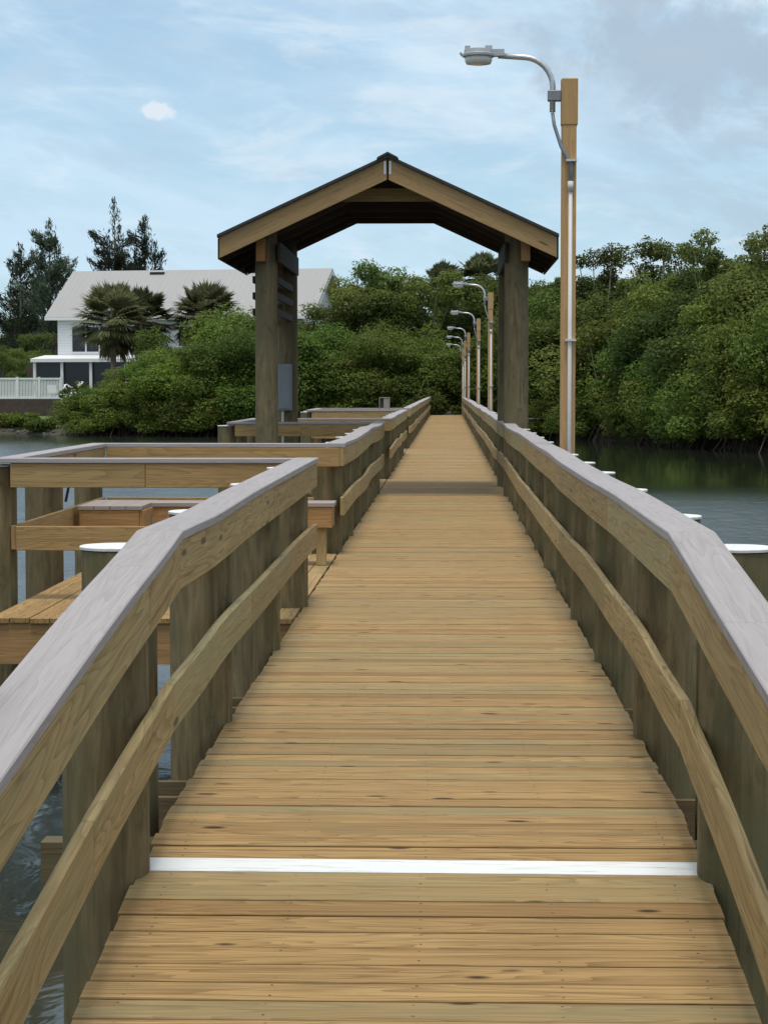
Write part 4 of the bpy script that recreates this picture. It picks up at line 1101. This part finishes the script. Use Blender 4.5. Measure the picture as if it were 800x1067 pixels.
c = nt.mix(veil, nt.mix(1.0, sky.outputs[0], (0.80, 1.0, 1.08), 'MULTIPLY'), (5.6, 7.3, 8.7))
c = nt.mix(nt.math('MULTIPLY', zen, nt.smooth(n3, 0.25, 0.55)), c, (8.6, 8.8, 8.9))
gp = nt.math('MULTIPLY', nt.smooth(nt.noise(hv, 1.9, 6, 0.62, 0.35), 0.50, 0.68), nt.math('SUBTRACT', 1.0, nt.smooth(z, 0.2, 0.3)))
c = nt.mix(nt.math('MULTIPLY', gp, 0.45), c, (4.6, 5.9, 7.2))
wp = nt.math('MULTIPLY', nt.smooth(nt.noise(nt.comb(nt.math('MULTIPLY', x, 9.0), nt.math('MULTIPLY', y, 9.0), nt.math('ADD', nt.math('MULTIPLY', z, 38.0), 7.7)), 1.3, 6, 0.6, 0.4), 0.50, 0.70), nt.math('SUBTRACT', 1.0, zen))
c = nt.mix(nt.math('MULTIPLY', wp, 0.5), c, (7.0, 7.9, 8.6))
# a darker grey bank high on the right and puffs near the tree line
gm = nt.math('MULTIPLY', nt.smooth(nt.noise(hv, 1.5, 6, 0.62, 0.4), 0.42, 0.62), nt.smooth(nt.math('ADD', x, nt.math('MULTIPLY', z, .8)), 0.10, 0.26))
c = nt.mix(nt.math('MULTIPLY', gm, 0.8), c, (4.1, 5.1, 6.2))
pf = nt.math('MULTIPLY', nt.smooth(nt.noise(hv, 3.2, 5, 0.55, 0.2), 0.56, 0.70), nt.math('SUBTRACT', 1.0, nt.smooth(z, 0.03, 0.11)))
c = nt.mix(nt.math('MULTIPLY', pf, 0.5), c, (8.0, 8.3, 8.6))
# one small bright cumulus at upper left
dirp = Vector((gx(165, 100) - CX, 100, gz(118, 100) - CZ)).normalized()
dx = nt.math('DIVIDE', nt.math('SUBTRACT', x, dirp.x), 0.0095); dz = nt.math('DIVIDE', nt.math('SUBTRACT', z, dirp.z), 0.0048)
rr = nt.math('SQRT', nt.math('ADD', nt.math('POWER', dx, 2.0), nt.math('POWER', dz, 2.0)))
rr = nt.math('ADD', rr, nt.math('MULTIPLY', nt.math('SUBTRACT', nt.noise(g, 95.0, 6, 0.65), 0.5), 2.8))
cu = nt.math('MULTIPLY', nt.math('SUBTRACT', 1.0, nt.smooth(rr, 0.55, 1.15)), nt.math('GREATER_THAN', y, 0.0))
c = nt.mix(nt.math('MULTIPLY', cu, 0.55), c, (8.4, 8.5, 8.6))
dg = Vector((gx(715, 100) - CX, 100, gz(48, 100) - CZ)).normalized()
dx = nt.math('DIVIDE', nt.math('SUBTRACT', x, dg.x), 0.062); dz = nt.math('DIVIDE', nt.math('SUBTRACT', z, dg.z), 0.034)
rr = nt.math('SQRT', nt.math('ADD', nt.math('POWER', dx, 2.0), nt.math('POWER', dz, 2.0)))
rr = nt.math('ADD', rr, nt.math('MULTIPLY', nt.math('SUBTRACT', nt.noise(g, 34.0, 7, 0.62, 0.3), 0.5), 3.0))
cu = nt.math('MULTIPLY', nt.math('SUBTRACT', 1.0, nt.smooth(rr, 0.35, 1.15)), nt.math('GREATER_THAN', y, 0.0))
c = nt.mix(nt.math('MULTIPLY', cu, 0.85), c, (3.9, 4.9, 6.0))
nt.put(bg.inputs[0], c); bg.inputs[1].default_value = 0.1

scn.view_settings.view_transform = 'Standard'; scn.view_settings.look = 'None'
scn.view_settings.exposure = 0.15; scn.view_settings.gamma = 1.0; scn.view_settings.use_curve_mapping = False
scn.render.engine = 'CYCLES'
scn.cycles.use_denoising = True
scn.cycles.max_bounces = 6; scn.cycles.transparent_max_bounces = 4
